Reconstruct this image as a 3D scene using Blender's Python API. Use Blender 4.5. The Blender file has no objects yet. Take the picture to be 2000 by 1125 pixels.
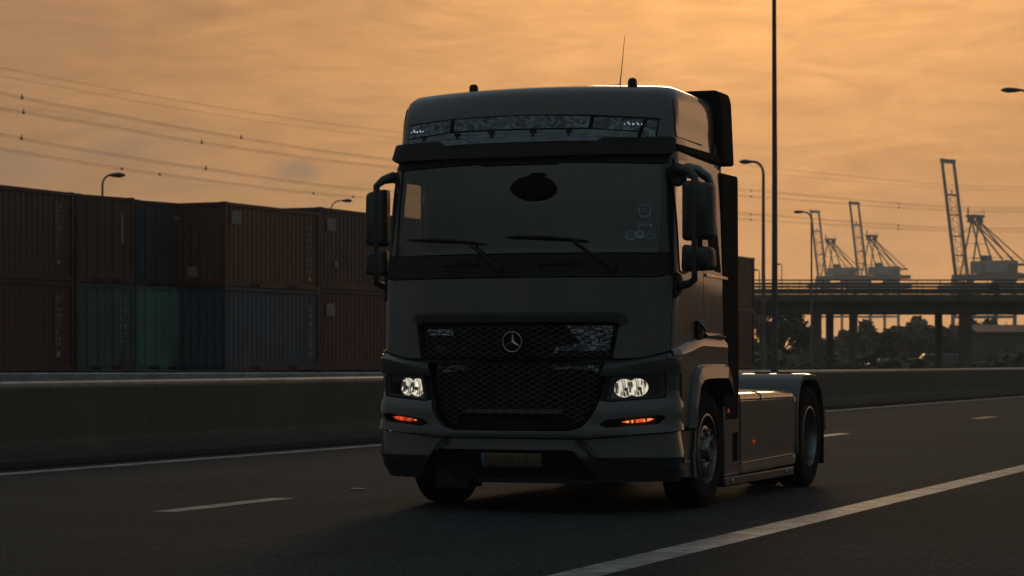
import bpy, bmesh, math, random
from mathutils import Vector, Matrix
from mathutils.geometry import delaunay_2d_cdt
random.seed(7)
R = math.radians
D = bpy.data
col = bpy.context.scene.collection
scene = bpy.context.scene

# ------------------------------------------------------------ camera
TH = R(20.3); CS, SN = math.cos(TH), math.sin(TH)
FPX, HOR, CAMZ = 4820.0, 705.0, 1.22
cam = D.cameras.new('camera'); camo = D.objects.new('camera', cam); col.objects.link(camo)
cam.sensor_width = 36.0; cam.lens = FPX / 2000 * 36
camo.location = (0, 0, CAMZ)
camo.rotation_euler = (R(90), 0, TH)
cam.shift_y = (HOR - 562.5) / 2000
cam.clip_end = 9000; cam.clip_start = 0.3
cam.dof.use_dof = True; cam.dof.focus_distance = 19.4; cam.dof.aperture_fstop = 5.6
scene.camera = camo

# ------------------------------------------------------------ world and sun
SUN_AZ, SUN_EL = R(-14.5), R(10.5)          # azimuth from +Y towards +X
SUND = Vector((math.sin(SUN_AZ) * math.cos(SUN_EL), math.cos(SUN_AZ) * math.cos(SUN_EL), math.sin(SUN_EL)))
w = D.worlds.new('World'); scene.world = w; w.use_nodes = True
nt = w.node_tree; nt.nodes.clear()
class NT:
    def __init__(s, t): s.t = t
    def n(s, typ, **kw):
        x = s.t.nodes.new(typ)
        for k, v in kw.items(): setattr(x, k, v)
        return x
    def lk(s, a, b): s.t.links.new(a, b)
    def m(s, op, a, b=None, c=None, clamp=False):
        x = s.n('ShaderNodeMath', operation=op); x.use_clamp = clamp
        for i, v in enumerate((a, b, c)):
            if v is None: continue
            if hasattr(v, 'is_linked'): s.lk(v, x.inputs[i])
            else: x.inputs[i].default_value = v
        return x.outputs[0]
    def vm(s, op, a, b=None):
        x = s.n('ShaderNodeVectorMath', operation=op)
        for i, v in enumerate((a, b)):
            if v is None: continue
            if hasattr(v, 'is_linked'): s.lk(v, x.inputs[i])
            else: x.inputs[i].default_value = v
        return x.outputs['Value'] if op in ('DOT_PRODUCT', 'LENGTH', 'DISTANCE') else x.outputs[0]
    def mix(s, f, a, b, mode='MIX'):
        x = s.n('ShaderNodeMix', data_type='RGBA', blend_type=mode)
        for i, v in ((0, f), (6, a), (7, b)):
            if hasattr(v, 'is_linked'): s.lk(v, x.inputs[i])
            elif i == 0: x.inputs[0].default_value = v
            else: x.inputs[i].default_value = (*v, 1)
        return x.outputs[2]
    def ramp(s, f, st, interp='LINEAR'):
        x = s.n('ShaderNodeValToRGB'); x.color_ramp.interpolation = interp
        el = x.color_ramp.elements
        while len(el) < len(st): el.new(0.5)
        for e, (p, c) in zip(el, st):
            e.position = p; e.color = (*c, 1) if isinstance(c, tuple) else (c, c, c, 1)
        s.lk(f, x.inputs[0]); return x.outputs[0]
    def noise(s, vec, scale, det=4, rough=.5, dist=0.):
        x = s.n('ShaderNodeTexNoise'); x.inputs['Scale'].default_value = scale
        x.inputs['Detail'].default_value = det; x.inputs['Roughness'].default_value = rough
        x.inputs['Distortion'].default_value = dist
        if vec is not None: s.lk(vec, x.inputs['Vector'])
        return x.outputs[0]
q = NT(nt)
tc = q.n('ShaderNodeTexCoord').outputs['Generated']
d_ = q.vm('NORMALIZE', tc)
g = q.vm('DOT_PRODUCT', d_, tuple(SUND))
ang = q.m('ARCCOSINE', q.m('MINIMUM', g, 0.99999))
near = q.m('EXPONENT', q.m('MULTIPLY', q.m('POWER', q.m('MULTIPLY', ang, 1 / R(14.0)), 1.5), -1.0))
broad = q.m('POWER', q.m('MULTIPLY_ADD', g, .5, .5, clamp=True), 7.0)
sep = q.n('ShaderNodeSeparateXYZ'); q.lk(d_, sep.inputs[0]); dz = sep.outputs[2]
# clouds: long thin horizontal streaks
mp = q.n('ShaderNodeMapping'); mp.inputs['Scale'].default_value = (1, 1, 4.2); mp.inputs['Rotation'].default_value = (R(3), R(4), 0)
q.lk(d_, mp.inputs[0])
warp = q.noise(mp.outputs[0], 5.0, 4, .5)
streak = q.noise(mp.outputs[0], 19.0, 9, .6, 1.6)
mp2 = q.n('ShaderNodeMapping'); mp2.inputs['Scale'].default_value = (1, 1, 9); mp2.inputs['Rotation'].default_value = (R(-6), R(5), 0)
q.lk(d_, mp2.inputs[0])
fine = q.noise(mp2.outputs[0], 34.0, 6, .6, .8)
cl = q.m('ADD', q.m('MULTIPLY', q.m('SUBTRACT', streak, .5), .80), q.m('MULTIPLY', q.m('SUBTRACT', fine, .5), .34))
cl = q.m('ADD', cl, q.m('MULTIPLY', q.m('SUBTRACT', warp, .5), .30))
cl = q.m('MULTIPLY_ADD', cl, .85, 1.0)
warm = q.mix(near, (.51, .248, .088), (1.34, .625, .20))
front = q.mix(q.m('MULTIPLY', broad, 1.0), (.132, .146, .150), warm)
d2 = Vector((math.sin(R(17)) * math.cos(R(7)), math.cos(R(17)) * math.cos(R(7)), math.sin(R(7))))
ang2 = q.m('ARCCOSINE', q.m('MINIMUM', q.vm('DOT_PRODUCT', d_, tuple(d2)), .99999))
side_glow = q.m('EXPONENT', q.m('MULTIPLY', q.m('POWER', q.m('MULTIPLY', ang2, 1 / R(11.0)), 2.0), -1.0))  # added bright patch of sky beyond the frame, to light the cab side
front = q.mix(side_glow, front, (1.65, .88, .43))
amp = q.m('MULTIPLY_ADD', near, .75, .48)
lum = q.m('MULTIPLY', cl, q.m('MULTIPLY_ADD', near, .30, .80))
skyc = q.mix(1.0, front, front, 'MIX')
sc = q.vm('SCALE', skyc); q.t.nodes[-1].inputs['Scale'].default_value = 1
q.lk(lum, q.t.nodes[-1].inputs['Scale'])
# grey-blue cloud patches low in the sky
lowm = q.m('MULTIPLY', q.ramp(dz, [(0.0, .0), (.03, 1.0), (.10, .55), (.16, 0.)]), q.ramp(warp, [(.54, 0.), (.70, 1.0)]))
patch = q.mix(q.m('MULTIPLY', lowm, .55), sc, (.30, .225, .155))
# one small isolated grey cloud low on the left
def cdir(px, py):
    v = Vector(((px - 1000) / FPX, 1.0, (HOR - py) / FPX)); v.normalize()
    return Vector((v.x * CS - v.y * SN, v.x * SN + v.y * CS, v.z))
for bx_, by_, sz_, st_ in ((40, 325, .020, .5), (200, 300, .011, .38), (250, 285, .008, .3), (345, 20, .02, .25), (120, 60, .035, .30), (700, 10, .03, .2)):
    cd = q.vm('SUBTRACT', d_, tuple(cdir(bx_, by_))); mp3 = q.n('ShaderNodeMapping'); mp3.inputs['Scale'].default_value = (1, 1, 2.6); q.lk(cd, mp3.inputs[0])
    bl = q.m('ADD', q.vm('LENGTH', mp3.outputs[0]), q.m('MULTIPLY', q.m('SUBTRACT', q.noise(d_, 60, 6, .65), .5), sz_ * 2.2))
    patch = q.mix(q.m('MULTIPLY', q.ramp(bl, [(sz_ * .35, 1.0), (sz_ * 1.35, 0.)], 'EASE'), st_), patch, (.36, .235, .155) if by_ > 200 else (.40, .215, .120))
cd = q.vm('SUBTRACT', d_, tuple(cdir(582, 333)))
mp3 = q.n('ShaderNodeMapping'); mp3.inputs['Scale'].default_value = (1, 1, 2.0); q.lk(cd, mp3.inputs[0])
ln = q.vm('LENGTH', mp3.outputs[0])
bl = q.m('ADD', ln, q.m('MULTIPLY', q.m('SUBTRACT', q.noise(d_, 160, 5, .6), .5), .012))
bm_ = q.ramp(bl, [(.0060, 1.0), (.0115, 0.)])
patch = q.mix(q.m('MULTIPLY', bm_, .6), patch, (.33, .225, .145))
# horizon band a little paler, zenith dimmer
hz = q.ramp(dz, [(0.0, 1.0), (.085, .0)])
patch = q.mix(q.m('MULTIPLY', hz, .55), patch, q.mix(broad, (.132, .143, .145), (1.45, .73, .28)))
patch = q.mix(q.ramp(dz, [(.20, 0.), (.50, 1.)]), patch, (.18, .225, .240))
ze = q.ramp(dz, [(.12, 1.0), (1.0, 1.0)])
fin = q.vm('SCALE', patch); q.lk(ze, q.t.nodes[-1].inputs['Scale'])
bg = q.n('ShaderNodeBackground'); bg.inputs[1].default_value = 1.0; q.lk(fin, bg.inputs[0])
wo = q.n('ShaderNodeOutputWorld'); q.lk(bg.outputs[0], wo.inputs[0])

sl = D.lights.new('sun', 'SUN'); so = D.objects.new('sun', sl); col.objects.link(so)
sl.energy = 0.26; sl.angle = R(9); sl.color = (1, .66, .36)
so.rotation_euler = SUND.to_track_quat('Z', 'Y').to_euler()

vs = scene.view_settings
vs.view_transform = 'Standard'; vs.look = 'None'; vs.exposure = 0; vs.gamma = 1
scene.render.engine = 'CYCLES'
scene.cycles.max_bounces = 7; scene.cycles.transparent_max_bounces = 12
scene.cycles.use_fast_gi = False; scene.cycles.volume_bounces = 0

# ------------------------------------------------------------ helpers
def tag(o, label=None, cat=None, group=None, kind=None):
    if label: o['label'] = label
    if cat: o['category'] = cat
    if group: o['group'] = group
    if kind: o['kind'] = kind
    return o
def empty(name, loc=(0, 0, 0), rz=0, label=None, cat=None, group=None):
    o = D.objects.new(name, None); o.location = loc; o.rotation_euler = (0, 0, rz); o.empty_display_size = .3
    col.objects.link(o); return tag(o, label, cat, group)
def link(name, me, m, parent=None, smooth=None):
    o = D.objects.new(name, me); col.objects.link(o)
    if m is not None: me.materials.append(m)
    if parent: o.parent = parent
    if smooth:
        for p in me.polygons: p.use_smooth = True
        me.set_sharp_from_angle(angle=R(smooth))
    return o
class MB:
    def __init__(s): s.v = []; s.f = []
    def add(s, v, f):
        b = len(s.v); s.v += [tuple(p) for p in v]; s.f += [tuple(b + i for i in t) for t in f]; return s
    def box(s, c, d, rz=0, rx=0, ry=0):
        m = Matrix.Translation(c) @ Matrix.Rotation(rz, 4, 'Z') @ Matrix.Rotation(ry, 4, 'Y') @ Matrix.Rotation(rx, 4, 'X')
        v = [m @ Vector((x * d[0] / 2, y * d[1] / 2, z * d[2] / 2)) for x in (-1, 1) for y in (-1, 1) for z in (-1, 1)]
        return s.add(v, [(0, 1, 3, 2), (4, 6, 7, 5), (0, 4, 5, 1), (2, 3, 7, 6), (0, 2, 6, 4), (1, 5, 7, 3)])
    def b2(s, x0, x1, y0, y1, z0, z1):
        return s.box(((x0 + x1) / 2, (y0 + y1) / 2, (z0 + z1) / 2), (abs(x1 - x0), abs(y1 - y0), abs(z1 - z0)))
    def tube(s, pts, r, n=8, caps=True):
        pts = [Vector(p) for p in pts]; rs = r if isinstance(r, (list, tuple)) else [r] * len(pts)
        v = []; up = None
        for i, p in enumerate(pts):
            t = (pts[min(i + 1, len(pts) - 1)] - pts[max(i - 1, 0)]).normalized()
            if up is None: up = t.cross(Vector((0, 0, 1)) if abs(t.z) < .9 else Vector((1, 0, 0))).normalized()
            up = (up - t * up.dot(t)).normalized(); b = t.cross(up)
            for k in range(n):
                a = 2 * math.pi * (k + .5) / n; v.append(p + (up * math.cos(a) + b * math.sin(a)) * rs[i])
        f = [(i * n + k, i * n + (k + 1) % n, (i + 1) * n + (k + 1) % n, (i + 1) * n + k) for i in range(len(pts) - 1) for k in range(n)]
        if caps: f += [tuple(range(n))[::-1], tuple((len(pts) - 1) * n + k for k in range(n))]
        return s.add(v, f)
    def bar(s, a, b, wd, ht=None):
        a = Vector(a); b = Vector(b); return s.tube([a, b], wd * .707, 4)
    def lathe(s, prof, c=(0, 0, 0), axis='X', n=40, flip=1):
        v = []
        for i, (x, r) in enumerate(prof):
            for k in range(n):
                a = 2 * math.pi * k / n; p = (x * flip, r * math.cos(a), r * math.sin(a))
                if axis == 'Y': p = (p[1], p[0], p[2])
                if axis == 'Z': p = (p[1], p[2], p[0])
                v.append((p[0] + c[0], p[1] + c[1], p[2] + c[2]))
        f = [(i * n + k, i * n + (k + 1) % n, (i + 1) * n + (k + 1) % n, (i + 1) * n + k) for i in range(len(prof) - 1) for k in range(n)]
        return s.add(v, f)
    def prism(s, poly, fn, d0, d1):
        """poly 2D, fn(u,v,d)->3D"""
        n = len(poly); v = [fn(u, w_, d0) for u, w_ in poly] + [fn(u, w_, d1) for u, w_ in poly]
        f = [tuple(range(n)), tuple(range(2 * n - 1, n - 1, -1))] + [(i, (i + 1) % n + 0, (i + 1) % n + n, i + n) for i in range(n)]
        return s.add(v, f)
    def build(s, name, m, parent=None, smooth=None, bevel=0, seg=2, norm=True):
        me = D.meshes.new(name); me.from_pydata(s.v, [], s.f); me.update()
        if norm:
            b = bmesh.new(); b.from_mesh(me); bmesh.ops.recalc_face_normals(b, faces=b.faces); b.to_mesh(me); b.free()
        o = link(name, me, m, parent, smooth)
        if bevel:
            bv = o.modifiers.new('bevel', 'BEVEL'); bv.width = bevel; bv.segments = seg; bv.limit_method = 'ANGLE'; bv.angle_limit = R(35)
            if not smooth:
                for p in me.polygons: p.use_smooth = True
                me.set_sharp_from_angle(angle=R(60))
        return o
def fillet(pts, r, n=4):
    """round the corners of a 2D polygon; r number or list"""
    out = []; N = len(pts)
    for i in range(N):
        p = Vector(pts[i]); a = Vector(pts[i - 1]); b = Vector(pts[(i + 1) % N])
        ri = r[i] if isinstance(r, (list, tuple)) else r
        da, db = (a - p), (b - p); m_ = min(ri, da.length * .45, db.length * .45)
        if m_ < 1e-4: out.append(tuple(p)); continue
        p0 = p + da.normalized() * m_; p1 = p + db.normalized() * m_
        for k in range(n + 1):
            t = k / n; out.append(tuple((1 - t) ** 2 * p0 + 2 * t * (1 - t) * p + t * t * p1))
    return out
def inside(p, poly):
    x, y = p; c = False; j = len(poly) - 1
    for i in range(len(poly)):
        xi, yi = poly[i]; xj, yj = poly[j]
        if (yi > y) != (yj > y) and x < (xj - xi) * (y - yi) / (yj - yi) + xi: c = not c
        j = i
    return c
def densify(poly, st):
    out = []
    for i in range(len(poly)):
        a = Vector(poly[i]); b = Vector(poly[(i + 1) % len(poly)]); n = max(1, math.ceil((b - a).length / st))
        for k in range(n): out.append(tuple(a + (b - a) * k / n))
    return out
def sdist(p, poly):
    m_ = 9; p = Vector(p)
    for i in range(len(poly)):
        a = Vector(poly[i]); b = Vector(poly[(i + 1) % len(poly)]); ab = b - a
        t = max(0, min(1, (p - a).dot(ab) / max(ab.length_squared, 1e-12))); m_ = min(m_, (p - a - ab * t).length)
    return m_

# ------------------------------------------------------------ materials
MATS = {}
def mat(name, base=(.5, .5, .5), rough=.5, metal=0., coat=0., spec=.5, var=0., vscale=3., bump=0., bscale=40., emit=None, es=0., rvar=0., dirt=None, dscale=2., coatr=.05):
    m = D.materials.new(name); m.use_nodes = True; t = NT(m.node_tree)
    p = m.node_tree.nodes['Principled BSDF']
    p.inputs['Base Color'].default_value = (*base, 1); p.inputs['Roughness'].default_value = rough
    p.inputs['Metallic'].default_value = metal; p.inputs['Coat Weight'].default_value = coat; p.inputs['Coat Roughness'].default_value = coatr
    p.inputs['Specular IOR Level'].default_value = spec
    tc = t.n('ShaderNodeTexCoord').outputs['Object']
    n1 = t.noise(tc, vscale, 6, .6)
    lo = tuple(max(0, c * (1 - var)) for c in base); hi = tuple(c * (1 + var) for c in base)
    c = t.mix(t.ramp(n1, [(.3, 0.), (.7, 1.)]), lo, hi)
    if dirt:
        n2 = t.noise(tc, dscale, 8, .65, .6)
        c = t.mix(t.ramp(n2, [(.52, 0.), (.70, .8)]), c, dirt)
    t.lk(c, p.inputs['Base Color'])
    if rvar:
        t.lk(t.m('MULTIPLY_ADD', t.noise(tc, vscale * 2.7, 5, .6), rvar * 2, rough - rvar, clamp=True), p.inputs['Roughness'])
    if bump:
        b = t.n('ShaderNodeBump'); b.inputs['Strength'].default_value = bump; b.inputs['Distance'].default_value = .02
        t.lk(t.noise(tc, bscale, 5, .6), b.inputs['Height']); t.lk(b.outputs[0], p.inputs['Normal'])
    if emit:
        p.inputs['Emission Color'].default_value = (*emit, 1); p.inputs['Emission Strength'].default_value = es
    m['p'] = 1; MATS[name] = m
    return m
M = {}
M['paint'] = mat('truck_paint', (.034, .036, .0385), .48, .1, .9, .45, .18, 2.2, rvar=.10, dirt=(.050, .047, .042), dscale=1.1, coatr=.055)
M['trim'] = mat('black_trim', (.016, .015, .014), .6, 0, 0, .22, .2, 4, rvar=.08)
M['plastic'] = mat('mirror_plastic', (.026, .0265, .026), .45, 0, 0, .5, .12, 6, rvar=.05)
M['dark'] = mat('dark_cavity', (.006, .005, .005), .8, 0, 0, .2)
M['darkred'] = mat('dark_brown_felt', (.010, .005, .004), .9, 0, 0, .1)
M['matte'] = mat('matte_black', (.016, .014, .012), .85, 0, 0, .06, .25, 3)
M['sidewin'] = mat('roof_side_pane', (.020, .018, .016), .30, 0, .6, .5, .1, 2, coatr=.12)
M['mesh'] = mat('grille_mesh', (.034, .031, .029), .45, .2, 0, .5)
M['chrome'] = mat('chrome', (.36, .37, .38), .16, 1, 0, .5, .05)
M['steel'] = mat('wheel_steel', (.17, .18, .19), .36, .85, 0, .5, .2, 8, rvar=.1, dirt=(.06, .05, .045), dscale=6)
M['rubber'] = mat('rubber', (.009, .0085, .008), .9, 0, 0, .12, .25, 12, bump=.3, bscale=60)
M['frame'] = mat('chassis_black', (.012, .011, .010), .6, 0, 0, .3, .3, 5)
M['interior'] = mat('cab_interior', (.055, .05, .048), .8, 0, 0, .3, .2, 3)
M['seat'] = mat('seat_fabric', (.03, .028, .027), .9, 0, 0, .2, .2, 10)
M['amber'] = mat('amber_marker', (.5, .05, .01), .3, 0, .3, .5, emit=(1, .12, .02), es=.12)
def glassmat(name, tint, rough=.02, refl=1.0, blend_lo=0.04):
    m = D.materials.new(name); m.use_nodes = True; t = NT(m.node_tree); m.node_tree.nodes.clear()
    out = t.n('ShaderNodeOutputMaterial'); tr = t.n('ShaderNodeBsdfTransparent'); tr.inputs[0].default_value = (*tint, 1)
    gl = t.n('ShaderNodeBsdfGlossy'); gl.inputs['Roughness'].default_value = rough; gl.inputs[0].default_value = (refl, refl, refl, 1)
    ge = t.n('ShaderNodeNewGeometry'); cs_ = t.m('ABSOLUTE', t.vm('DOT_PRODUCT', ge.outputs['Normal'], ge.outputs['Incoming']))
    sch = t.m('MULTIPLY_ADD', t.m('POWER', t.m('SUBTRACT', 1.0, cs_, clamp=True), 5.0), .94, .06 + blend_lo, clamp=True)
    mx = t.n('ShaderNodeMixShader'); t.lk(sch, mx.inputs[0])
    t.lk(tr.outputs[0], mx.inputs[1]); t.lk(gl.outputs[0], mx.inputs[2]); t.lk(mx.outputs[0], out.inputs[0])
    return m
M['glass'] = glassmat('windscreen_glass', (.86, .88, .86), .03, .8, .0)
M['sideglass'] = glassmat('door_glass', (.80, .80, .78), .02, 1.0, .22)
M['lens'] = glassmat('lens_glass', (.9, .9, .9), .03, 1.0, .0)
def patmat(name, cols, scale, es=0., metal=0., rough=.25, kind='noise', stretch=(1, 1, 1), lo=.42, hi=.6):
    m = D.materials.new(name); m.use_nodes = True; t = NT(m.node_tree); p = m.node_tree.nodes['Principled BSDF']
    tc = t.n('ShaderNodeTexCoord').outputs['Object']; mp = t.n('ShaderNodeMapping'); mp.inputs['Scale'].default_value = stretch; t.lk(tc, mp.inputs[0])
    if kind == 'noise': f = t.noise(mp.outputs[0], scale, 6, .6, 2.0)
    else:
        vn = t.n('ShaderNodeTexVoronoi'); vn.feature = 'F1'; vn.inputs['Scale'].default_value = scale; t.lk(mp.outputs[0], vn.inputs['Vector'])
        sp = t.n('ShaderNodeSeparateColor'); t.lk(vn.outputs['Color'], sp.inputs[0]); f = sp.outputs[0]
    c = t.ramp(f, [(lo, cols[0]), ((lo + hi) / 2, cols[1]), (hi, cols[2])])
    p.inputs['Roughness'].default_value = rough; p.inputs['Metallic'].default_value = metal
    t.lk(c, p.inputs['Base Color'])
    if es: t.lk(c, p.inputs['Emission Color']); p.inputs['Emission Strength'].default_value = es
    return m
M['headlit'] = patmat('lit_reflector', ((.05, .045, .04), (.55, .49, .39), (1, .92, .76)), 38, .85, 0, .2, 'voronoi', (1.9, 1, .45), .18, .66)
M['foglit'] = patmat('lit_indicator', ((.22, .012, .006), (.85, .075, .018), (1, .34, .08)), 26, 1.0, 0, .3, 'voronoi', (1.6, 1, .3), .2, .85)
M['roofglass'] = patmat('roof_lamp_cover', ((.045, .034, .030), (.095, .125, .145), (.20, .26, .29)), 7, 0, .1, .25, 'noise', (1, 1, 1.6), .40, .62)
M['roofstrip'] = patmat('roof_strip', ((.05, .055, .062), (.12, .155, .18), (.20, .26, .30)), 9, 0, .15, .3, 'noise', (.3, 1, 6), .35, .65)
M['foil'] = patmat('crumpled_foil', ((.012, .012, .012), (.10, .13, .15), (.42, .52, .58)), 13, 0, .3, .3, 'noise', (1, 1, 1.6), .42, .60)
M['led'] = mat('led_dots', (.8, .85, .9), .2, emit=(.75, .9, 1), es=.35)
M['decal'] = mat('decal', (.26, .38, .39), .5)
M['plate'] = mat('plate', (.12, .09, .05), .5, 0, 0, .5, .25, 12)
M['plateblue'] = mat('plate_blue', (.10, .16, .24), .5)
M['platetext'] = mat('plate_text', (.05, .036, .015), .6)

# ------------------------------------------------------------ the truck
TX, TY = -6.85, 18.5
truck = empty('truck', (TX, TY, 0), 0, 'dark grey cab-over tractor truck with lit headlights driving on the motorway', 'truck')
def lerp(tab, z):
    if z <= tab[0][0]: return tab[0][1]
    for (a, b), (c, d) in zip(tab, tab[1:]):
        if z <= c: return b + (d - b) * (z - a) / (c - a)
    return tab[-1][1]
YF = [(.30, .08), (.42, .0), (.65, -.02), (.95, 0), (1.3, .0), (1.9, .03), (2.08, .05), (2.5, .10), (2.9, .17), (3.0, .19), (3.12, .215), (3.22, .235), (3.31, .262), (3.38, .30), (3.43, .37), (3.468, .54)]
HW = [(.3, 1.25), (1.3, 1.262), (1.9, 1.262), (2.9, 1.225), (3.0, 1.21), (3.12, 1.20), (3.22, 1.20), (3.31, 1.192), (3.38, 1.18), (3.43, 1.145), (3.468, 1.06)]
XS, RC = 1.15, .15
P0 = math.atan(.44 * XS)
XE = XS + RC * (1 - math.sin(P0)); YE = .22 * XS * XS + RC * math.cos(P0); AE = XS + RC * (math.pi / 2 - P0)
def F(a, z, off=0.):
    s = 1 if a >= 0 else -1; a = abs(a)
    if a <= XS: x, y, p = a, .22 * a * a, math.atan(.44 * a)
    elif a <= AE:
        p = P0 + (a - XS) / RC; x = XS + RC * (math.sin(p) - math.sin(P0)); y = .22 * XS * XS + RC * (math.cos(P0) - math.cos(p))
    else: p = math.pi / 2; x = XE; y = YE + a - AE
    k = lerp(HW, z) / 1.245
    return (s * (x * k + off * math.sin(p)), y + lerp(YF, z) - off * math.cos(p), z)
def sy(y, z): return (AE + y - YE - lerp(YF, z), z)
def mir(poly): return [(-a, z) for a, z in poly]
def panel(name, outline, m, off=0., th=.03, holes=(), st=.06, parent=truck, bevel=.004, smooth=30, label=None, fn=F):
    """a curved body panel cut out of the cab surface"""
    ol = densify(outline, st); hs = [densify(h, st) for h in holes]
    pts = list(ol); edges = [(i, (i + 1) % len(ol)) for i in range(len(ol))]
    for h in hs:
        b = len(pts); pts += h; edges += [(b + i, b + (i + 1) % len(h)) for i in range(len(h))]
    nb = len(pts)
    x0, x1 = min(p[0] for p in ol), max(p[0] for p in ol); z0, z1 = min(p[1] for p in ol), max(p[1] for p in ol)
    nx, nz = int((x1 - x0) / st) + 1, int((z1 - z0) / st) + 1
    for i in range(nx + 1):
        for k in range(nz + 1):
            p = (x0 + (x1 - x0) * i / nx + 1e-5 * k, z0 + (z1 - z0) * k / nz)
            if inside(p, ol) and sdist(p, ol) > st * .35 and all(not inside(p, h) and sdist(p, h) > st * .35 for h in hs): pts.append(p)
    v2, e2, f2, ov, oe, of = delaunay_2d_cdt([Vector(p) for p in pts], edges, [], 0, 1e-5)
    keep = []
    for f in f2:
        c = sum((Vector(v2[i]) for i in f), Vector((0, 0))) / len(f)
        if inside(c, ol) and not any(inside(c, h) for h in hs):
            keep.append(tuple(f))
    n = len(v2); fo = off if callable(off) else (lambda a, z: off)
    vs_ = [fn(p[0], p[1], fo(p[0], p[1])) for p in v2] + [fn(p[0], p[1], fo(p[0], p[1]) - th) for p in v2]
    from collections import Counter
    ec = {}
    for f in keep:
        for i in range(len(f)):
            e = (f[i], f[(i + 1) % len(f)]); k = tuple(sorted(e)); ec.setdefault(k, []).append(e)
    fs = list(keep) + [tuple(i + n for i in reversed(f)) for f in keep]
    for k, es_ in ec.items():
        if len(es_) == 1:
            a, b = es_[0]; fs.append((b, a, a + n, b + n))
    used = sorted(set(i for f in fs for i in f)); mp_ = {u: i for i, u in enumerate(used)}
    mb = MB(); mb.add([vs_[u] for u in used], [tuple(mp_[i] for i in f) for f in fs])
    o = mb.build(name, m, parent, smooth)
    if bevel:
        bv = o.modifiers.new('bevel', 'BEVEL'); bv.width = bevel; bv.segments = 2; bv.limit_method = 'ANGLE'; bv.angle_limit = R(50)
    if label: o['label'] = label
    return o
def ruled(name, lines, m, parent=truck, smooth=40, st=.06, fn=F):
    """a surface through several (a,z,off) polylines of equal length"""
    def dens(l):
        out = []
        for (a, b) in zip(l, l[1:]):
            n = 6
            for k in range(n): t = k / n; out.append(tuple(a[i] + (b[i] - a[i]) * t for i in range(3)))
        return out + [l[-1]]
    L = [dens(l) for l in lines]; n = len(L[0]); mb = MB()
    v = [fn(*p) for l in L for p in l]
    f = [(i * n + k, i * n + k + 1, (i + 1) * n + k + 1, (i + 1) * n + k) for i in range(len(L) - 1) for k in range(n - 1)]
    mb.add(v, f); return mb.build(name, m, parent, smooth)
def both(fn_):
    for s in (1, -1): fn_(s)
def sgn(s, poly): return [(s * a, z) for a, z in poly]

# --- dark inner shell, floor and back wall (nothing shows through the gaps)
mb = MB()
zz = [.50, .8, 1.1, 1.26, 1.5, 1.88]
av = [-AE - 1.3, -AE - .6, -AE, -1.2, -.9, -.6, -.3, 0, .3, .6, .9, 1.2, AE, AE + .6, AE + 1.3]
v = [F(a, z, -.10) for z in zz for a in av]; n = len(av)
mb.add(v, [(i * n + k, i * n + k + 1, (i + 1) * n + k + 1, (i + 1) * n + k) for i in range(len(zz) - 1) for k in range(n - 1)])
o = mb.build('inner_shell', M['dark'], truck, 60)
mb = MB(); mb.b2(-1.15, 1.15, .35, 1.78, 1.20, 1.26); mb.b2(-1.2, 1.2, 1.70, 1.78, 1.26, 3.05); mb.b2(-1.15, 1.15, .75, 1.7, 2.98, 3.04)
mb.b2(-1.10, 1.10, .62, .8, 2.90, 2.94)
mb.build('cab_liner', M['interior'], truck)
# --- interior
mb = MB(); mb.add([(-1.1, .42, 1.3), (1.1, .42, 1.3), (1.1, .30, 2.02), (-1.1, .30, 2.02), (-1.1, .62, 1.98), (1.1, .62, 1.98), (1.1, .75, 1.3), (-1.1, .75, 1.3)], [(0, 1, 2, 3), (3, 2, 5, 4), (4, 5, 6, 7)])
mb.box((.62, .62, 2.02), (.5, .2, .12)); mb.build('dashboard', M['interior'], truck, bevel=.01)
for sx in (-.62, .62):
    mb = MB(); mb.box((sx, 1.18, 1.62), (.5, .5, .14)); mb.box((sx, 1.44, 1.98), (.48, .13, .66), rx=R(-8)); mb.box((sx, 1.48, 2.40), (.26, .09, .20))
    s_ = mb.build('seat', M['seat'], truck, bevel=.04)
mb = MB(); mb.lathe([(math.cos(a) * .018, .23 + math.sin(a) * .018) for a in [k * math.pi / 4 for k in range(9)]], axis='Z', n=28); mb.tube([(-.22, 0, 0), (.22, 0, 0)], .014); mb.tube([(0, 0, 0), (0, .2, -.02)], .014); mb.tube([(0, 0, 0), (0, 0, -.3)], .03)
st_ = mb.build('steering_wheel', M['interior'], truck, 40); st_.location = (.62, .86, 2.06); st_.rotation_euler = (R(-28), 0, 0)
def disc(name, c, rx, ry, th, m, parent=truck, rot=(0, 0, 0)):
    mb = MB(); prof = [(-th / 2, .001), (-th / 2, .8), (-th * .35, .95), (0, 1.0), (th * .35, .95), (th / 2, .8), (th / 2, .001)]
    mb.lathe(prof, axis='Y', n=32); mb.v = [(x * rx, y, z * ry) for x, y, z in mb.v]
    o = mb.build(name, m, parent, 40); o.location = c; o.rotation_euler = rot; return o
hang = disc('dark_oval', (.145, .105, 2.61), .190, .100, .03, M['darkred'], rot=(R(-11), 0, R(3))); hang['label'] = 'dark oval shape in the upper windscreen, a stand-in set outside the glass'  # stand-in for a dark oval behind the glass, set outside so it stays dark
mb = MB(); mb.tube([(-.02, .02, .06), (-.04, .02, .11), (.10, .035, .115)], .01); mb.box((.03, .01, .10), (.09, .03, .04)); mb.build('oval_top', M['darkred'], hang)
mb = MB(); mb.box((-.70, 1.0, 2.45), (.02, .02, 1.0)); mb.tube([(-1.16, .95, 2.0), (-1.16, .95, 2.85)], .012); mb.build('curtain_rail', M['interior'], truck)

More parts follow.
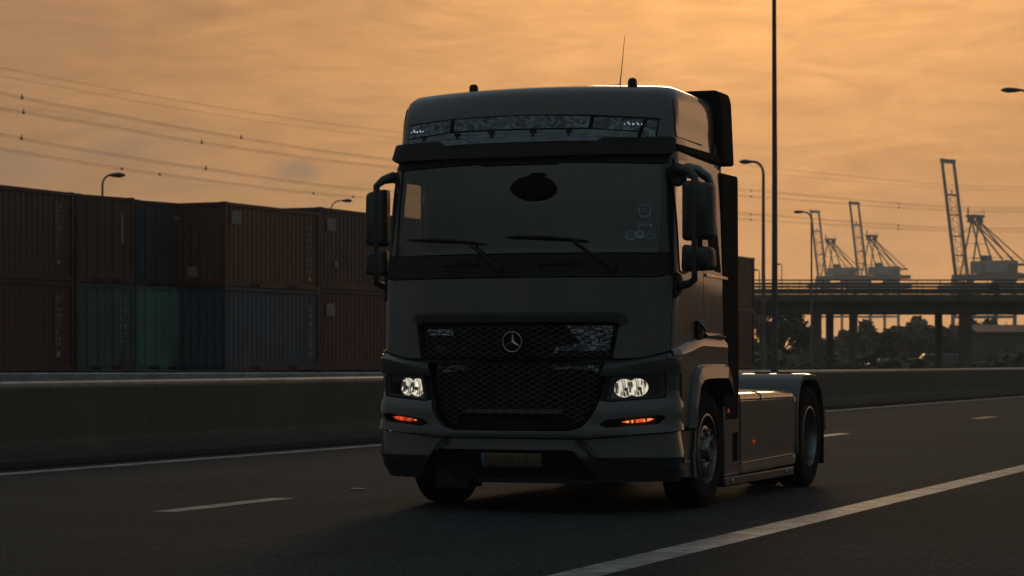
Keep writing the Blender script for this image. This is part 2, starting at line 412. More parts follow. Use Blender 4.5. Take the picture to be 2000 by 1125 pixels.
# --- windscreen and its surround
ws = [(-1.135, 2.085), (1.135, 2.085), (1.15, 2.45), (1.15, 2.855), (-1.15, 2.855), (-1.15, 2.45)]
panel('windscreen', ws, M['glass'], -.012, .006, st=.1, bevel=0)
def pillars(s):
    panel('windscreen_pillar', sgn(s, [(1.13, 2.082), (1.232, 2.082), (1.232, 2.86), (1.145, 2.86), (1.145, 2.45)]), M['trim'] if 0 else M['gloss'], .0, .07)
M['gloss'] = mat('gloss_black', (.018, .019, .02), .22, 0, .3, .5, .1, 3, coatr=.08)
both(pillars)
mb = MB(); v = []
panel('windscreen_header', [(-1.2, 2.80), (-.35, 2.815), (-.33, 2.80), (.33, 2.80), (.35, 2.815), (1.2, 2.80), (1.2, 2.875), (-1.2, 2.875)], M['trim'], .004, .03)
sbox = ruled('instrument_shelf', [[(-1.12, 2.085, -.02), (0, 2.085, -.02), (1.12, 2.085, -.02)], [(-1.12, 2.12, -.10), (0, 2.13, -.10), (1.12, 2.12, -.10)]], M['interior'])
panel('scuttle_panel', [(-1.29, 1.905), (-1.1, 1.892), (1.1, 1.892), (1.29, 1.925), (1.22, 2.085), (1.05, 2.073), (-1.05, 2.073), (-1.22, 2.085)], M['trim'], .004, .05)
# --- wipers
def wiper(a0, z0, a1, z1, p, flip=1):
    mb = MB(); q0 = Vector(F(*p, .035)); q1 = Vector(F(a1 - .12, z1 + .005, .05)); mb.tube([q0, q0.lerp(q1, .35) + Vector((0, -.012, 0)), q1], [.017, .014, .009], 6)
    mb.box(q0, (.05, .04, .04))
    ar = mb.build('wiper_arm', M['frame'], truck, 40)
    mb = MB(); pts = []
    for k in range(9):
        t = k / 8; a = a0 + (a1 - a0) * t; z = z0 + (z1 - z0) * t + .012 * math.sin(math.pi * t); pts.append(F(a, z, .022 + .012 * math.sin(math.pi * t)))
    mb.tube(pts, [.006, .009, .010, .012, .014, .012, .010, .009, .006], 6); mb.build('wiper_blade', M['frame'], ar, 40)
wiper(-1.0, 2.215, -.26, 2.165, (-.10, 1.955))
wiper(-.07, 2.215, .60, 2.175, (.79, 1.955))
for a in (-.46, .38):
    mb = MB()
    p0 = F(a - .17, 1.998, .02); p1 = F(a + .17, 2.003, .02); mb.tube([p0, p1], .011, 6); mb.box(F(a + .06, 2.022, .02), (.14, .02, .03))
    for t in (-.13, .08): mb.tube([F(a + t, 1.99, .02), F(a + t + .015, 1.962, .025), F(a + t - .012, 1.955, .02)], .006, 5)
    mb.build('washer_rail', M['frame'], truck)

# --- hood with upper grille opening
ug = fillet([(-.865, 1.497), (.83, 1.497), (.79, 1.262), (-.83, 1.262)], [.05, .05, .01, .01])
hood = [(-.99, 1.245), (-1.215, 1.305), (-1.235, 1.90), (-1.1, 1.883), (1.1, 1.883), (1.235, 1.915), (1.215, 1.305), (.99, 1.245),
        (.80, 1.240), (.80, 1.275), (.845, 1.51), (.80, 1.53), (-.83, 1.53), (-.88, 1.51), (-.84, 1.275), (-.83, 1.24)]
def hoff(a, z):
    e = 0.0
    dxx = abs(abs(a) - (.80 + .16 * (z - 1.25)))
    du = max(0, abs(a) - (.80 + .16 * (z - 1.25))); dv = max(0, z - 1.51); dd_ = math.hypot(du, dv * 1.3)
    e -= .022 * max(0, 1 - dd_ / .085)
    return .012 + e
panel('hood', hood, M['paint'], hoff, .04, st=.045)
# --- grille meshes
def diamond(name, poly, pw, ph, off, m, r=.0042, x0=None):
    mb = MB(); a0 = min(p[0] for p in poly); a1 = max(p[0] for p in poly); z0 = min(p[1] for p in poly); z1 = max(p[1] for p in poly)
    na = int((a1 - a0) / pw) + 2; nz = int((z1 - z0) / ph) + 2
    for i in range(na * 2 + 1):
        for k in range(nz * 2):
            if (i + k) % 2: continue
            for di in (-1, 1):
                pa = (a0 + i * pw / 2, z0 + k * ph / 2); pb = (pa[0] + di * pw / 2, pa[1] + ph / 2)
                if inside(pa, poly) and inside(pb, poly):
                    mb.tube([F(*pa, off), F((pa[0] + pb[0]) / 2, (pa[1] + pb[1]) / 2 + .003, off + .004), F(*pb, off)], r, 4, False)
    return mb.build(name, m, truck)
ugr = diamond('upper_grille', [(-.86, 1.505), (.845, 1.505), (.80, 1.25), (-.82, 1.25)], .094, .046, -.03, M['mesh'])
panel('upper_grille_back', [(-.88, 1.55), (.88, 1.55), (.84, 1.22), (-.86, 1.22)], M['dark'], -.07, .01, bevel=0)
lgp = [(-.74, 1.19), (.735, 1.19), (.70, .93), (.64, .78), (.57, .70), (.48, .672), (-.48, .672), (-.57, .70), (-.64, .78), (-.71, .93)]
lgm = [(-.75, 1.20), (.745, 1.20), (.70, .95), (.61, .75), (.52, .70), (.47, .70), (.46, .775), (-.46, .775), (-.47, .70), (-.54, .70), (-.62, .75), (-.72, .95)]
diamond('lower_grille', lgm, .092, .045, -.03, M['mesh'])
panel('lower_grille_back', [(-.80, 1.24), (.80, 1.24), (.76, .66), (-.76, .66)], M['dark'], -.07, .01, bevel=0)
panel('grille_slat', fillet([(-.42, .835), (.42, .835), (.40, .80), (-.40, .80)], .01), M['plastic'], -.02, .03)
panel('grille_bar', [(-.76, 1.225), (-.33, 1.222), (-.30, 1.205), (.52, 1.205), (.56, 1.225), (.76, 1.225), (.74, 1.195), (-.74, 1.195)], M['trim'], -.02, .04)
panel('gap_strip', [(-1.15, 1.30), (1.15, 1.30), (1.12, 1.225), (-1.12, 1.225)], M['dark'], -.045, .01, bevel=0)
panel('foil_sheet', [(.44, 1.50), (.80, 1.50), (.765, 1.275), (.33, 1.275), (.36, 1.33), (.55, 1.36)], M['foil'], -.045, .008, bevel=0, label='crumpled silver foil behind the upper grille')
panel('foil_sheet', [(.33, 1.185), (.70, 1.185), (.69, 1.13), (.52, 1.16), (.34, 1.15)], M['foil'], -.045, .008, bevel=0)
panel('foil_sheet', [(-.71, 1.185), (-.40, 1.185), (-.42, 1.15), (-.60, 1.13), (-.70, 1.10)], M['foil'], -.045, .008, bevel=0)
panel('badge_plate', [(-.79, 1.475), (-.54, 1.478), (-.54, 1.425), (-.76, 1.43)], M['foil'], -.026, .008, bevel=0, label='worn silver badge strip in the upper grille')
panel('foil_sheet', [(-.72, 1.34), (-.62, 1.34), (-.60, 1.29), (-.70, 1.28)], mat('blue_foil', (.03, .05, .09), .3, .3), -.045, .008, bevel=0)
# star emblem
em = empty('emblem', (0, 0, 0)); em.parent = truck; em.location = (.022, -.035, 1.372)
mb = MB(); mb.lathe([(math.cos(a) * .0055, .080 + math.sin(a) * .0055) for a in [k * math.pi / 4 for k in range(9)]], axis='Y', n=44); mb.build('emblem_ring', M['chrome'], em, 40)
mb = MB(); c0 = (0, -.014, 0)
for k in range(3):
    a = math.pi / 2 + k * 2 * math.pi / 3; tip = (math.cos(a) * .079, -.002, math.sin(a) * .079)
    l_ = (math.cos(a + math.pi / 3) * .017, 0, math.sin(a + math.pi / 3) * .017); r_ = (math.cos(a - math.pi / 3) * .017, 0, math.sin(a - math.pi / 3) * .017)
    mb.add([c0, tip, l_, r_, (0, .006, 0)], [(0, 2, 1), (0, 1, 3), (4, 1, 2), (4, 3, 1)])
mb.build('emblem_star', M['chrome'], em)
mb = MB(); mb.lathe([(.012, .001), (.012, .095), (.004, .098), (.004, .088), (.006, .001)], axis='Y', n=40); mb.build('emblem_backing', M['dark'], em, 40)

# --- headlamp zone
def headzone(s):
    ruled('lamp_brow', [sgn3(s, [(.735, 1.225, -.06), (.80, 1.228, -.05), (1.0, 1.252, -.05), (1.2, 1.30, -.05), (1.30, 1.31, -.05)]),
                        sgn3(s, [(.735, 1.21, .005), (.80, 1.21, .01), (1.0, 1.235, .02), (1.2, 1.283, .02), (1.28, 1.30, .0)]),
                        sgn3(s, [(.735, 1.19, .035), (.80, 1.19, .04), (1.0, 1.208, .055), (1.19, 1.245, .055), (1.30, 1.255, .045)]),
                        sgn3(s, [(.715, 1.14, .04), (.80, 1.14, .045), (1.0, 1.15, .055), (1.19, 1.17, .055), (1.31, 1.18, .05)]),
                        sgn3(s, [(.70, 1.098, .03), (.80, 1.100, .035), (1.0, 1.108, .045), (1.19, 1.115, .045), (1.30, 1.12, .045)]),
                        sgn3(s, [(.70, 1.09, -.06), (.80, 1.095, -.06), (1.0, 1.10, -.06), (1.19, 1.11, -.06), (1.30, 1.11, -.06)])], M['paint'])
    lamp = empty('headlight'); lamp.parent = truck
    hp = fillet(sgn(s, [(.795, 1.088), (1.165, 1.108), (1.165, .94), (.755, .905)]), .015)
    panel('housing', hp, M['frame'], -.055, .01, parent=lamp, bevel=0)
    rim = fillet(sgn(s, [(.79, 1.094), (1.172, 1.112), (1.172, .934), (.748, .90)]), .015)
    panel('lamp_rim', rim, M['plastic'], .024, .07, holes=[fillet(sgn(s, [(.815, 1.076), (1.145, 1.094), (1.145, .954), (.785, .922)]), .012)], parent=lamp, st=.05)
    # lit reflectors: two overlapping bowls
    for a, z, ra, rz in ((.885, 1.004, .082, .073), (.985, 1.010, .082, .071)):
        mb = MB(); c = F(s * a, z, -.018); nrm = Vector(F(s * a, z, 1)) - Vector(F(s * a, z, 0))
        prof = [(0, 1.0), (-.012, .92), (-.022, .7), (-.028, .35)]
        mb.lathe(prof, axis='Y', n=28, flip=-1); mb.v = [(x * ra, y, z_ * rz) for x, y, z_ in mb.v]
        mb.add([(math.cos(t * math.pi / 8) * ra * .35, .028, math.sin(t * math.pi / 8) * rz * .35) for t in range(16)], [tuple(range(16))])
        o = mb.build('reflector', M['headlit'], lamp, 40); o.location = c; o.rotation_euler = (0, 0, math.atan2(nrm.x, -nrm.y))
        mb = MB(); mb.lathe([(0, .001), (-.004, .010), (.0, .016), (.02, .016)], axis='Y', n=18)
        o2 = mb.build('bulb_shield', M['steel'], lamp, 40); o2.location = Vector(c) + nrm * .002 + Vector((.015 * s, 0, -.01 if a < 1 else .008)); o2.rotation_euler = o.rotation_euler
    panel('lens', sgn(s, [(.815, 1.076), (1.145, 1.094), (1.145, .954), (.785, .922)]), M['lens'], .012, .004, parent=lamp, bevel=0)
    panel('lamp_inner_trim', sgn(s, [(.79, 1.09), (.75, 1.09), (.70, .90), (.745, .90)]), M['frame'], -.01, .02, bevel=0)
def sgn3(s, l): return [(s * a, z, o) for a, z, o in l]
both(headzone)

# --- bumper
def boff(a, z):
    A = abs(a); e = .045
    # shelf under the headlamp, rising outwards
    zl = .90 - .0 * A + .06 * max(0, A - .75)
    t = (zl - z) / .07; e += .036 * max(0, min(1, t)) * (1 if A > .62 else max(0, (A - .52) / .1)) - .012
    if z < .72: e += .016 * min(1, (.72 - z) / .07)
    if A > 1.12: e -= .014 * min(1, (A - 1.12) / .12) * max(0, min(1, t))
    # sunken oblong round the fog lamp
    return e
fogh = lambda s: fillet(sgn(s, [(.70, .715), (.755, .752), (1.14, .792), (1.175, .775), (1.13, .722), (.76, .69)]), .012)
bu = [(-.70, .905), (-.765, .895), (-1.18, .928), (-1.18, 1.12), (-1.33, 1.12), (-1.36, 1.10), (-1.36, .672), (-1.05, .648), (-.62, .607), (.62, .607), (1.05, .645), (1.36, .672), (1.36, 1.10), (1.33, 1.12), (1.18, 1.12), (1.18, .928), (.765, .895), (.70, .905),
      (.685, .86), (.64, .765), (.57, .69), (.48, .662), (-.48, .662), (-.57, .69), (-.64, .765), (-.685, .86)]
panel('bumper', bu, M['paint'], boff, .06, holes=[fogh(1), fogh(-1)], st=.04)
def fog(s):
    panel('fog_recess', fogh(s), M['trim'], .0, .01, bevel=0)
    l = fillet(sgn(s, [(.855, .736), (.97, .756), (1.08, .766), (1.11, .760), (1.05, .738), (.93, .727)]), .03)
    lo = panel('indicator_lamp', l, M['foglit'], .028, .03, st=.03, label='lit orange indicator lamp in the bumper')
both(fog)
def loff(a, z):
    A = abs(a); e = .030 + .034 * max(0, min(1, (.655 - z) / .20))
    # stepped crease: the outer lower corner is a raised facet
    zc = .43 if A > .68 else .43 + (.68 - A) * 1.2
    if z < zc: e -= .018
    if z < .34: e -= .35 * (.34 - z)
    return e
lb = [(-1.37, .662), (-1.05, .637), (-.62, .597), (.62, .597), (1.05, .635), (1.37, .662), (1.37, .30), (1.28, .262), (.70, .250), (.64, .34), (.515, .50), (.46, .512), (-.60, .512), (-.655, .50), (-.80, .34), (-.86, .262), (-1.20, .268), (-1.34, .38)]
panel('lower_bumper', lb, M['paint'], loff, .07, st=.035)
for s_ in (1, -1):
    mb = MB(); cr = [(.60, .585), (.66, .50), (.715, .432), (.97, .425), (1.06, .385), (1.20, .345), (1.32, .40)]
    pts = []
    for a, b in zip(cr, cr[1:]):
        for k in range(5): t_ = k / 5; a_ = a[0] + (b[0] - a[0]) * t_; z_ = a[1] + (b[1] - a[1]) * t_; pts.append(F(s_ * a_, z_, loff(a_, z_) + .0005))
    mb.tube(pts, .0045, 5); mb.build('bumper_crease', M['dark'], truck)
panel('lower_intake', [(-.84, .52), (.70, .52), (.72, .27), (-.88, .27)], M['trim'], -.03, .03, bevel=0)
for x0, x1 in ((-.60, -.34), (.32, .52)): panel('intake_vent', fillet([(x0, .475), (x1, .475), (x1 + .02, .41), (x0 - .02, .41)], .01), M['dark'], -.024, .004, bevel=0)
mb = MB(); mb.b2(-.30, .70, .03, .30, .245, .275); mb.b2(-.72, -.44, .18, .5, .19, .33); mb.b2(-1.1, 1.1, .35, 1.0, .30, .34); mb.build('tray_and_shade_pan', M['frame'], truck)  # front tray, plus a wide pan added to block light under the cab
pl = panel('number_plate', [(-.245, .484), (.257, .484), (.257, .374), (-.245, .374)], M['plate'], .03, .01, bevel=.002)
panel('plate_band', [(-.243, .482), (-.212, .482), (-.212, .376), (-.243, .376)], M['plateblue'], .034, .004, bevel=0, parent=pl)
# worn plate characters, unreadable smears of strokes
rr = random.Random(3); x = -.18
for k in range(6):
    mb = MB()
    for j in range(3):
        p = Vector(F(x + rr.uniform(-.012, .012), .43 + rr.uniform(-.018, .018), .034)); mb.box(p, (rr.choice((.008, .034)), .003, rr.choice((.008, .05))))
    x += .066 if k % 2 else .058
    mb.build('plate_character', M['platetext'], pl)

# --- roof
mb = MB()
zz = [2.84, 2.90, 2.96, 3.04, 3.12, 3.2, 3.26, 3.31, 3.345, 3.38, 3.405, 3.43, 3.45, 3.468]
aa = [-AE - 1.28, -AE - .9, -AE - .45] + [-AE + k * (AE / 22) for k in range(45)] + [AE + .45, AE + .9, AE + 1.28]
rear = lambda z: 1.80 - .02 * (z - 2.9)
vv = []
for z in zz:
    for a in aa:
        p = list(F(a, z, 0.0))
        if abs(a) > AE: 
            t = (abs(a) - AE) / 1.28; y0 = F(AE, z)[1]; p[1] = y0 + (rear(z) - y0) * t
            p[0] *= 1 - .012 * t
        vv.append(tuple(p))
n = len(aa); fs = [(i * n + k, i * n + k + 1, (i + 1) * n + k + 1, (i + 1) * n + k) for i in range(len(zz) - 1) for k in range(n - 1)]
b0 = (len(zz) - 1) * n; vv += [(vv[b0 + k][0] * .75, min(vv[b0 + k][1] + .12 + .2 * (1 - abs(vv[b0 + k][0])), 1.78), 3.48) for k in range(n)]
fs += [(b0 + k, b0 + k + 1, b0 + n + k + 1, b0 + n + k) for k in range(n - 1)]
fs.append(tuple(b0 + n + k for k in range(n)))
fs.append(tuple(i * n for i in range(len(zz))) + tuple(b0 + n + 0 for _ in (0,)) + (b0 + 2 * n - 1,) + tuple(i * n + n - 1 for i in reversed(range(len(zz)))))
mb.add(vv, fs); roof = mb.build('roof', M['paint'], truck, 50)
mb = MB(); mb.b2(-.20, .60, 1.0, 1.6, 3.47, 3.515); mb.build('roof_hatch', M['trim'], truck, bevel=.02)
for a in (-.585, .80):
    mb = MB(); mb.lathe([(.0, .001), (0, .040), (.045, .036), (.062, .026), (.068, .001)], axis='Z', n=20)
    o = mb.build('marker_horn', M['trim'], truck, 50); o.location = (a, .68, 3.458)
mb = MB(); mb.tube([(.62, .9, 3.47), (.635, .9, 3.6), (.665, .9, 3.90)], [.006, .004, .002], 6); mb.lathe([(3.47, .02), (3.50, .014), (3.505, .001)], c=(.62, .9, 0), axis='Z', n=12); mb.build('antenna', M['trim'], truck)
# light box on the roof front
panel('light_box_frame', [(-1.135, 3.185), (-.66, 3.205), (0, 3.21), (.6, 3.198), (1.13, 3.172), (1.10, 2.985), (.66, 2.985), (-.72, 2.985), (-1.11, 2.985)], M['dark'], .006, .02, bevel=0)
def rl(poly, m, lab=None): return panel('roof_lamp_panel', poly, m, .014, .02, bevel=.002, label=lab)
for poly, led in (([(-1.12, 3.172), (-.665, 3.193), (-.665, 3.092), (-1.11, 3.068)], (-1.08, -.95)), ([(.625, 3.178), (1.01, 3.162), (.97, 3.065), (.61, 3.085)], (.86, .99))):
    o = rl(poly, M['roofglass'])
    for k in range(7):
        a = led[0] + (led[1] - led[0]) * (k + .3 * math.sin(k * 2.1)) / 6; sz = (.0035, .006, .004, .0065, .003, .0055, .004)[k]; mb = MB(); mb.lathe([(0, .001), (-.004, sz), (.004, sz * 1.2)], axis='Y', n=8)
        e = mb.build('led', M['led'], o); e.location = F(a, 3.118 + .012 * (k % 3 == 1), .022)
panel('roof_name_panel', [(-.625, 3.195), (.0, 3.200), (.59, 3.182), (.575, 3.090), (-.625, 3.098)], M['roofglass'], .014, .02, bevel=.002)
panel('roof_corner_panel', [(1.035, 3.158), (1.115, 3.150), (1.09, 3.00), (.975, 2.995)], M['roofglass'], .014, .02, bevel=.002)
rs = panel('roof_strip', [(-1.11, 3.058), (-.62, 3.085), (.60, 3.078), (.965, 3.055), (.945, 2.985), (-1.09, 2.985)], M['roofstrip'], .012, .02, bevel=.002)
for a in (-.93, -.58, -.25, .12, .42): 
    mb = MB(); p = Vector(F(a, 3.07, .02)); mb.box(p, (.05, .02, .02)); mb.tube([p, p + Vector((0, -.02, -.04))], .008, 5); mb.build('strip_bracket', M['frame'], rs)
# sun visor
vo = [(-1.245, 3.02), (-.76, 3.02), (-.66, 2.958), (.60, 2.958), (.70, 3.01), (1.225, 3.01), (1.225, 2.895), (1.15, 2.872), (.75, 2.868), (0, 2.855), (-.75, 2.868), (-1.15, 2.872), (-1.245, 2.90)]
def voff(a, z): return .055 + .45 * (2.96 - z) * .2
panel('sun_visor', vo, M['trim'], voff, .07, st=.08, bevel=.002)
ruled('visor_underside', [[(-1.23, 2.885, .05), (0, 2.86, .05), (1.21, 2.885, .05)], [(-1.2, 2.86, .0), (0, 2.86, .0), (1.2, 2.86, .0)]], M['dark'])
ruled('visor_top', [[(-1.27, 3.0, .045), (-.70, 2.97, .045), (0, 2.95, .045), (.70, 2.97, .045), (1.22, 3.0, .045)], [(-1.34, 3.03, .0), (-.7, 2.99, .0), (0, 2.975, .0), (.7, 2.99, .0), (1.22, 3.03, .0)]], M['trim'])
# roof sides: recessed field and black belt
def roofside(s):
    def FR(a, z, off=0.):
        p = list(F(a, z, off)); return p
    fld = fillet([sy(.62, 3.335), sy(1.34, 3.33), sy(1.40, 3.02), sy(.60, 3.03)], .02)
    inner = fillet([sy(.80, 3.318), sy(1.315, 3.312), sy(1.37, 3.038), sy(.69, 3.048)], .02)
    panel('roof_side_window', sgn(s, fld), M['sidewin'], .006, .012, bevel=.003)
    panel('roof_belt', sgn(s, fillet([sy(.44, 2.965), sy(1.80, 2.965), sy(1.80, 2.895), sy(1.2, 2.905), sy(.44, 2.92)], .005)), M['matte'], .022, .04)
both(roofside)

# --- cab sides
wheel_y, wheel_r = 1.38, .486
def side(s):
    n0 = 'door'
    win = fillet([sy(.60, 2.70), sy(1.20, 2.70), sy(1.32, 2.60), sy(1.18, 2.08), sy(.90, 1.97), sy(.66, 1.93), sy(.57, 2.02)], [.06, .05, .06, .05, .06, .06, .05])
    win = fillet([sy(.475, 2.72), sy(1.10, 2.72), sy(1.18, 2.66), sy(1.16, 2.03), sy(.86, 1.985), sy(.62, 1.93), sy(.495, 1.95)], [.04, .05, .06, .06, .03, .05, .03])
    door = [(1.245, 1.93), (1.25, 2.84), sy(1.215, 2.84), sy(1.215, 1.365), sy(.80, 1.335), (1.225, 1.285)]
    dr = panel('door', sgn(s, door), M['paint'], .006, .035, holes=[sgn(s, win)], st=.05)
    gl = panel('door_window', sgn(s, win), M['sideglass'], -.012, .005, parent=dr, bevel=0)
    # window seal
    big = fillet([sy(.462, 2.735), sy(1.11, 2.735), sy(1.195, 2.67), sy(1.175, 2.015), sy(.865, 1.97), sy(.62, 1.913), sy(.482, 1.935)], [.04, .05, .06, .06, .03, .05, .03])
    panel('window_seal', sgn(s, big), M['trim'], .012, .03, holes=[sgn(s, win)], parent=dr, bevel=0, st=.08)
    # handle
    mb = MB(); c = Vector(F(s * sy(1.02, 1.45)[0], 1.45, .012)); mb.box(c, (.03, .15, .20)); hb = mb.build('handle_recess', M['dark'], dr, bevel=.01)
    mb = MB(); mb.tube([c + Vector((s * .02, -.06, .09)), c + Vector((s * .045, -.055, .07)), c + Vector((s * .05, .03, .02)), c + Vector((s * .03, .075, .015))], .012, 6)
    mb.tube([c + Vector((s * .02, -.06, .09)), c + Vector((s * .035, .05, .10))], .006, 5); mb.box(c + Vector((s * .012, 0, -.10)), (.02, .16, .012)); mb.build('door_handle', M['steel'], dr, 40)
    # rear quarter of the cab with a tall narrow rounded window
    qp = [sy(1.228, 2.84), sy(1.80, 2.84), sy(1.80, 1.365), sy(1.228, 1.365)]
    qw = fillet([sy(1.30, 2.66), sy(1.45, 2.66), sy(1.52, 2.50), sy(1.66, 1.96), sy(1.42, 1.96), sy(1.36, 2.2)], [.04, .08, .1, .05, .03, .05])
    qo = panel('rear_quarter', sgn(s, qp), M['paint'], .006, .035, st=.06)
    dk = fillet([sy(1.24, 2.68), sy(1.50, 2.66), sy(1.62, 2.45), sy(1.72, 2.0), sy(1.72, 1.965), sy(1.45, 1.98)], [.04, .1, .1, .1, .01, .2])
    panel('quarter_window', sgn(s, dk), M['matte'], .011, .006, parent=qo, bevel=0)
    panel('side_moulding', sgn(s, fillet([sy(1.24, 1.945), sy(1.90, 1.935), sy(1.90, 1.912), sy(1.24, 1.922)], .005)), M['chrome2'], .02, .02, parent=qo)
    ruled('side_ledge', [sgn3(s, [(*sy(1.235, 1.455), .006), (*sy(1.5, 1.452), .006), (*sy(1.78, 1.449), .006)]), sgn3(s, [(*sy(1.225, 1.43), .035), (*sy(1.5, 1.427), .035), (*sy(1.80, 1.424), .035)]), sgn3(s, [(*sy(1.235, 1.40), .006), (*sy(1.5, 1.40), .006), (*sy(1.80, 1.40), .006)])], M['paint'])
    # lower cab side with shoulder and wheel arch
    arch = [(.70, .70), (.735, .87), (.80, 1.03), (.93, 1.075), (1.30, 1.085), (1.66, 1.085), (1.80, 1.02), (1.86, .93)]
    sh = [(1.225, 1.262), sy(.70, 1.30), sy(.92, 1.335), sy(1.05, 1.345), sy(1.80, 1.335)]
    low = [(1.355, .69), (1.32, 1.12), (1.235, 1.13), (1.225, 1.262)] + sh[1:] + [sy(1.86, .93)] + [sy(*p) for p in reversed(arch[:-1])]
    panel('lower_side', sgn(s, low), M['paint'], .045, .06, st=.05)
    ruled('shoulder', [sgn3(s, [(1.225, 1.262, .050)] + [(a, z, .050) for a, z in sh[1:]]),
                       sgn3(s, [(1.225, 1.295, .036)] + [(a, z + .034, .040) for a, z in sh[1:]]),
                       sgn3(s, [(1.225, 1.325, -.01)] + [(a, z + .080, .0) for a, z in sh[1:]])], M['paint'])
    # flared arch
    ao = [(.655, .68), (.70, .90), (.785, 1.10), (.86, 1.185), (1.0, 1.20), (1.35, 1.203), (1.72, 1.20), (1.84, 1.09), (1.90, .93)]
    ai = [(.735, .68), (.76, .87), (.83, 1.02), (.93, 1.065), (1.05, 1.075), (1.35, 1.078), (1.66, 1.075), (1.79, 1.0), (1.85, .93)]
    def ln(pts, off, dz=0): return sgn3(s, [(*sy(y, z + dz), off) for y, z in pts])
    mid = [((a[0] * .75 + b[0] * .25), (a[1] * .75 + b[1] * .25)) for a, b in zip(ao, ai)]
    ruled('wheel_arch', [ln(ao, .03), ln(mid, .085), ln(ai, .095), ln(ai, -.15)], M['paint'])
    # bumper end / step
    st_ = panel('step_panel', sgn(s, [(1.375, .655), sy(.90, .655), sy(.90, .27), (1.375, .29)]), M['paint'], .02, .04, st=.05)
    mb = MB(); mb.box(F(s * sy(.66, .40)[0], .405, .012), (.05, .18, .02)); mb.build('step', M['steel'], st_)
    panel('step_post', sgn(s, [sy(.84, .655), sy(.905, .655), sy(.905, .27), sy(.84, .27)]), M['paint'], .04, .03, parent=st_)
    # inner wheel well
    mb = MB(); pts = [(y, z) for y, z in ai]; pts = [(.70, .45)] + pts + [(1.86, .6)]
    v = [(s * 1.20, y, z) for y, z in pts] + [(s * .75, y, z) for y, z in pts]; k_ = len(pts)
    mb.add(v, [(i, i + 1, i + 1 + k_, i + k_) for i in range(k_ - 1)] + [tuple(range(k_, 2 * k_))]); mb.build('wheel_well', M['dark'], truck)
    # side fairing behind the cab
    mb = MB(); pf = [(1.805, .98), (1.805, 2.82), (2.27, 2.82), (2.29, 2.79), (2.32, 1.0), (2.30, .72), (1.93, .72)]
    mb.prism(pf, lambda u, v_, d: (s * (d + .02 * (u - 1.8)), u, v_), 1.19, 1.245); mb.build('side_fairing', M['matte'], truck, bevel=.012)
    # top fairing
M['chrome2'] = mat('satin_steel', (.35, .35, .35), .2, .9)
both(side)
mb = MB(); ol = fillet([(-1.25, 2.90), (-1.225, 3.44), (-1.20, 3.53), (1.20, 3.53), (1.225, 3.44), (1.25, 2.90)], [.03, .03, .05, .05, .03, .03], 5)
mb.prism(ol, lambda u, v_, d: (u, d - (.12 if abs(u) < 1.02 else .0), v_), 1.83, 2.18)
mb.build('roof_deflector', M['matte'], truck, bevel=.015)
mb = MB(); mb.b2(-1.18, 1.18, 1.80, 2.0, 2.78, 2.9); mb.build('deflector_bracket', M['frame'], truck)

# --- mirrors
def mirror(s, x0, x1, y):
    mr = empty('mirror'); mr.parent = truck
    xm = x0 + (x1 - x0) * .42
    X = lambda x: s * x
    mb = MB(); mb.tube([(X(1.20), y + .10, 2.74), (X(1.25), y + .02, 2.755), (X(xm - .05), y - .03, 2.73), (X(xm), y - .055, 2.68), (X(xm), y - .06, 2.5), (X(xm), y - .06, 1.93), (X(xm), y - .05, 1.87), (X(xm - .06), y, 1.835), (X(1.20), y + .06, 1.80)], [.05, .048, .036, .03, .024, .024, .028, .03, .034], 10)
    mb.build('mirror_arm', M['plastic'], mr, 60)
    for z0, z1, e in ((2.175, 2.66, 0), (1.93, 2.15, -.008)):
        mb = MB(); ol = fillet([(x0 + e, z0), (x1, z0 + .01), (x1 - .01, z1 - .03), (x0, z1)], .04, 5)
        n = len(ol); cx = (x0 + x1) / 2; cz = (z0 + z1) / 2
        rings = [(y - .075, .72), (y - .062, .90), (y - .03, .985), (y + .02, 1.0), (y + .055, .985)]
        v = [(X(cx + (u - cx) * k), yy, cz + (v_ - cz) * (1 - (1 - k) * .45)) for yy, k in rings for u, v_ in ol]
        f = [(i * n + k, i * n + (k + 1) % n, (i + 1) * n + (k + 1) % n, (i + 1) * n + k) for i in range(len(rings) - 1) for k in range(n)] + [tuple(range(n))]
        mb.add(v, f); h = mb.build('mirror_housing', M['plastic'], mr, 50)
        mb = MB(); mb.prism([(cx + (u - cx) * .9, cz + (v_ - cz) * .93) for u, v_ in ol], lambda u, v_, d: (X(u), d, v_), y + .042, y + .052); mb.build('mirror_glass', M['chrome'], mr)
        if s > 0: h.rotation_euler = (0, 0, 0)
    panel('mirror_base', sgn(s, fillet([(1.235, 1.93), (1.33, 1.91), (1.37, 1.86), (1.37, 1.79), (1.235, 1.71)], .015)), M['trim'], .03, .04, parent=mr)
mirror(1, 1.31, 1.575, .40)
mirror(-1, 1.285, 1.475, .50)
mb = MB(); mb.lathe([(0, .001), (-.02, .05), (0, .07), (.06, .06), (.07, .001)], axis='Y', n=20); o = mb.build('kerb_mirror', M['trim'], truck, 40); o.location = (1.26, .42, 2.68)
mb = MB(); v = []
ol = [(1.26, .42), (1.34, .40), (1.47, .52), (1.48, .62), (1.42, .66), (1.26, .66)]
mb.tube([(1.25, .50, 2.765), (1.32, .50, 2.77), (1.40, .51, 2.745), (1.47, .53, 2.69), (1.505, .54, 2.62)], [.02, .035, .042, .04, .025], 10); mb.v = [(x, .5 + (y - .5) * 1.8, z) for x, y, z in mb.v]; mb.build('mirror_shade', M['paint'], truck, 60)

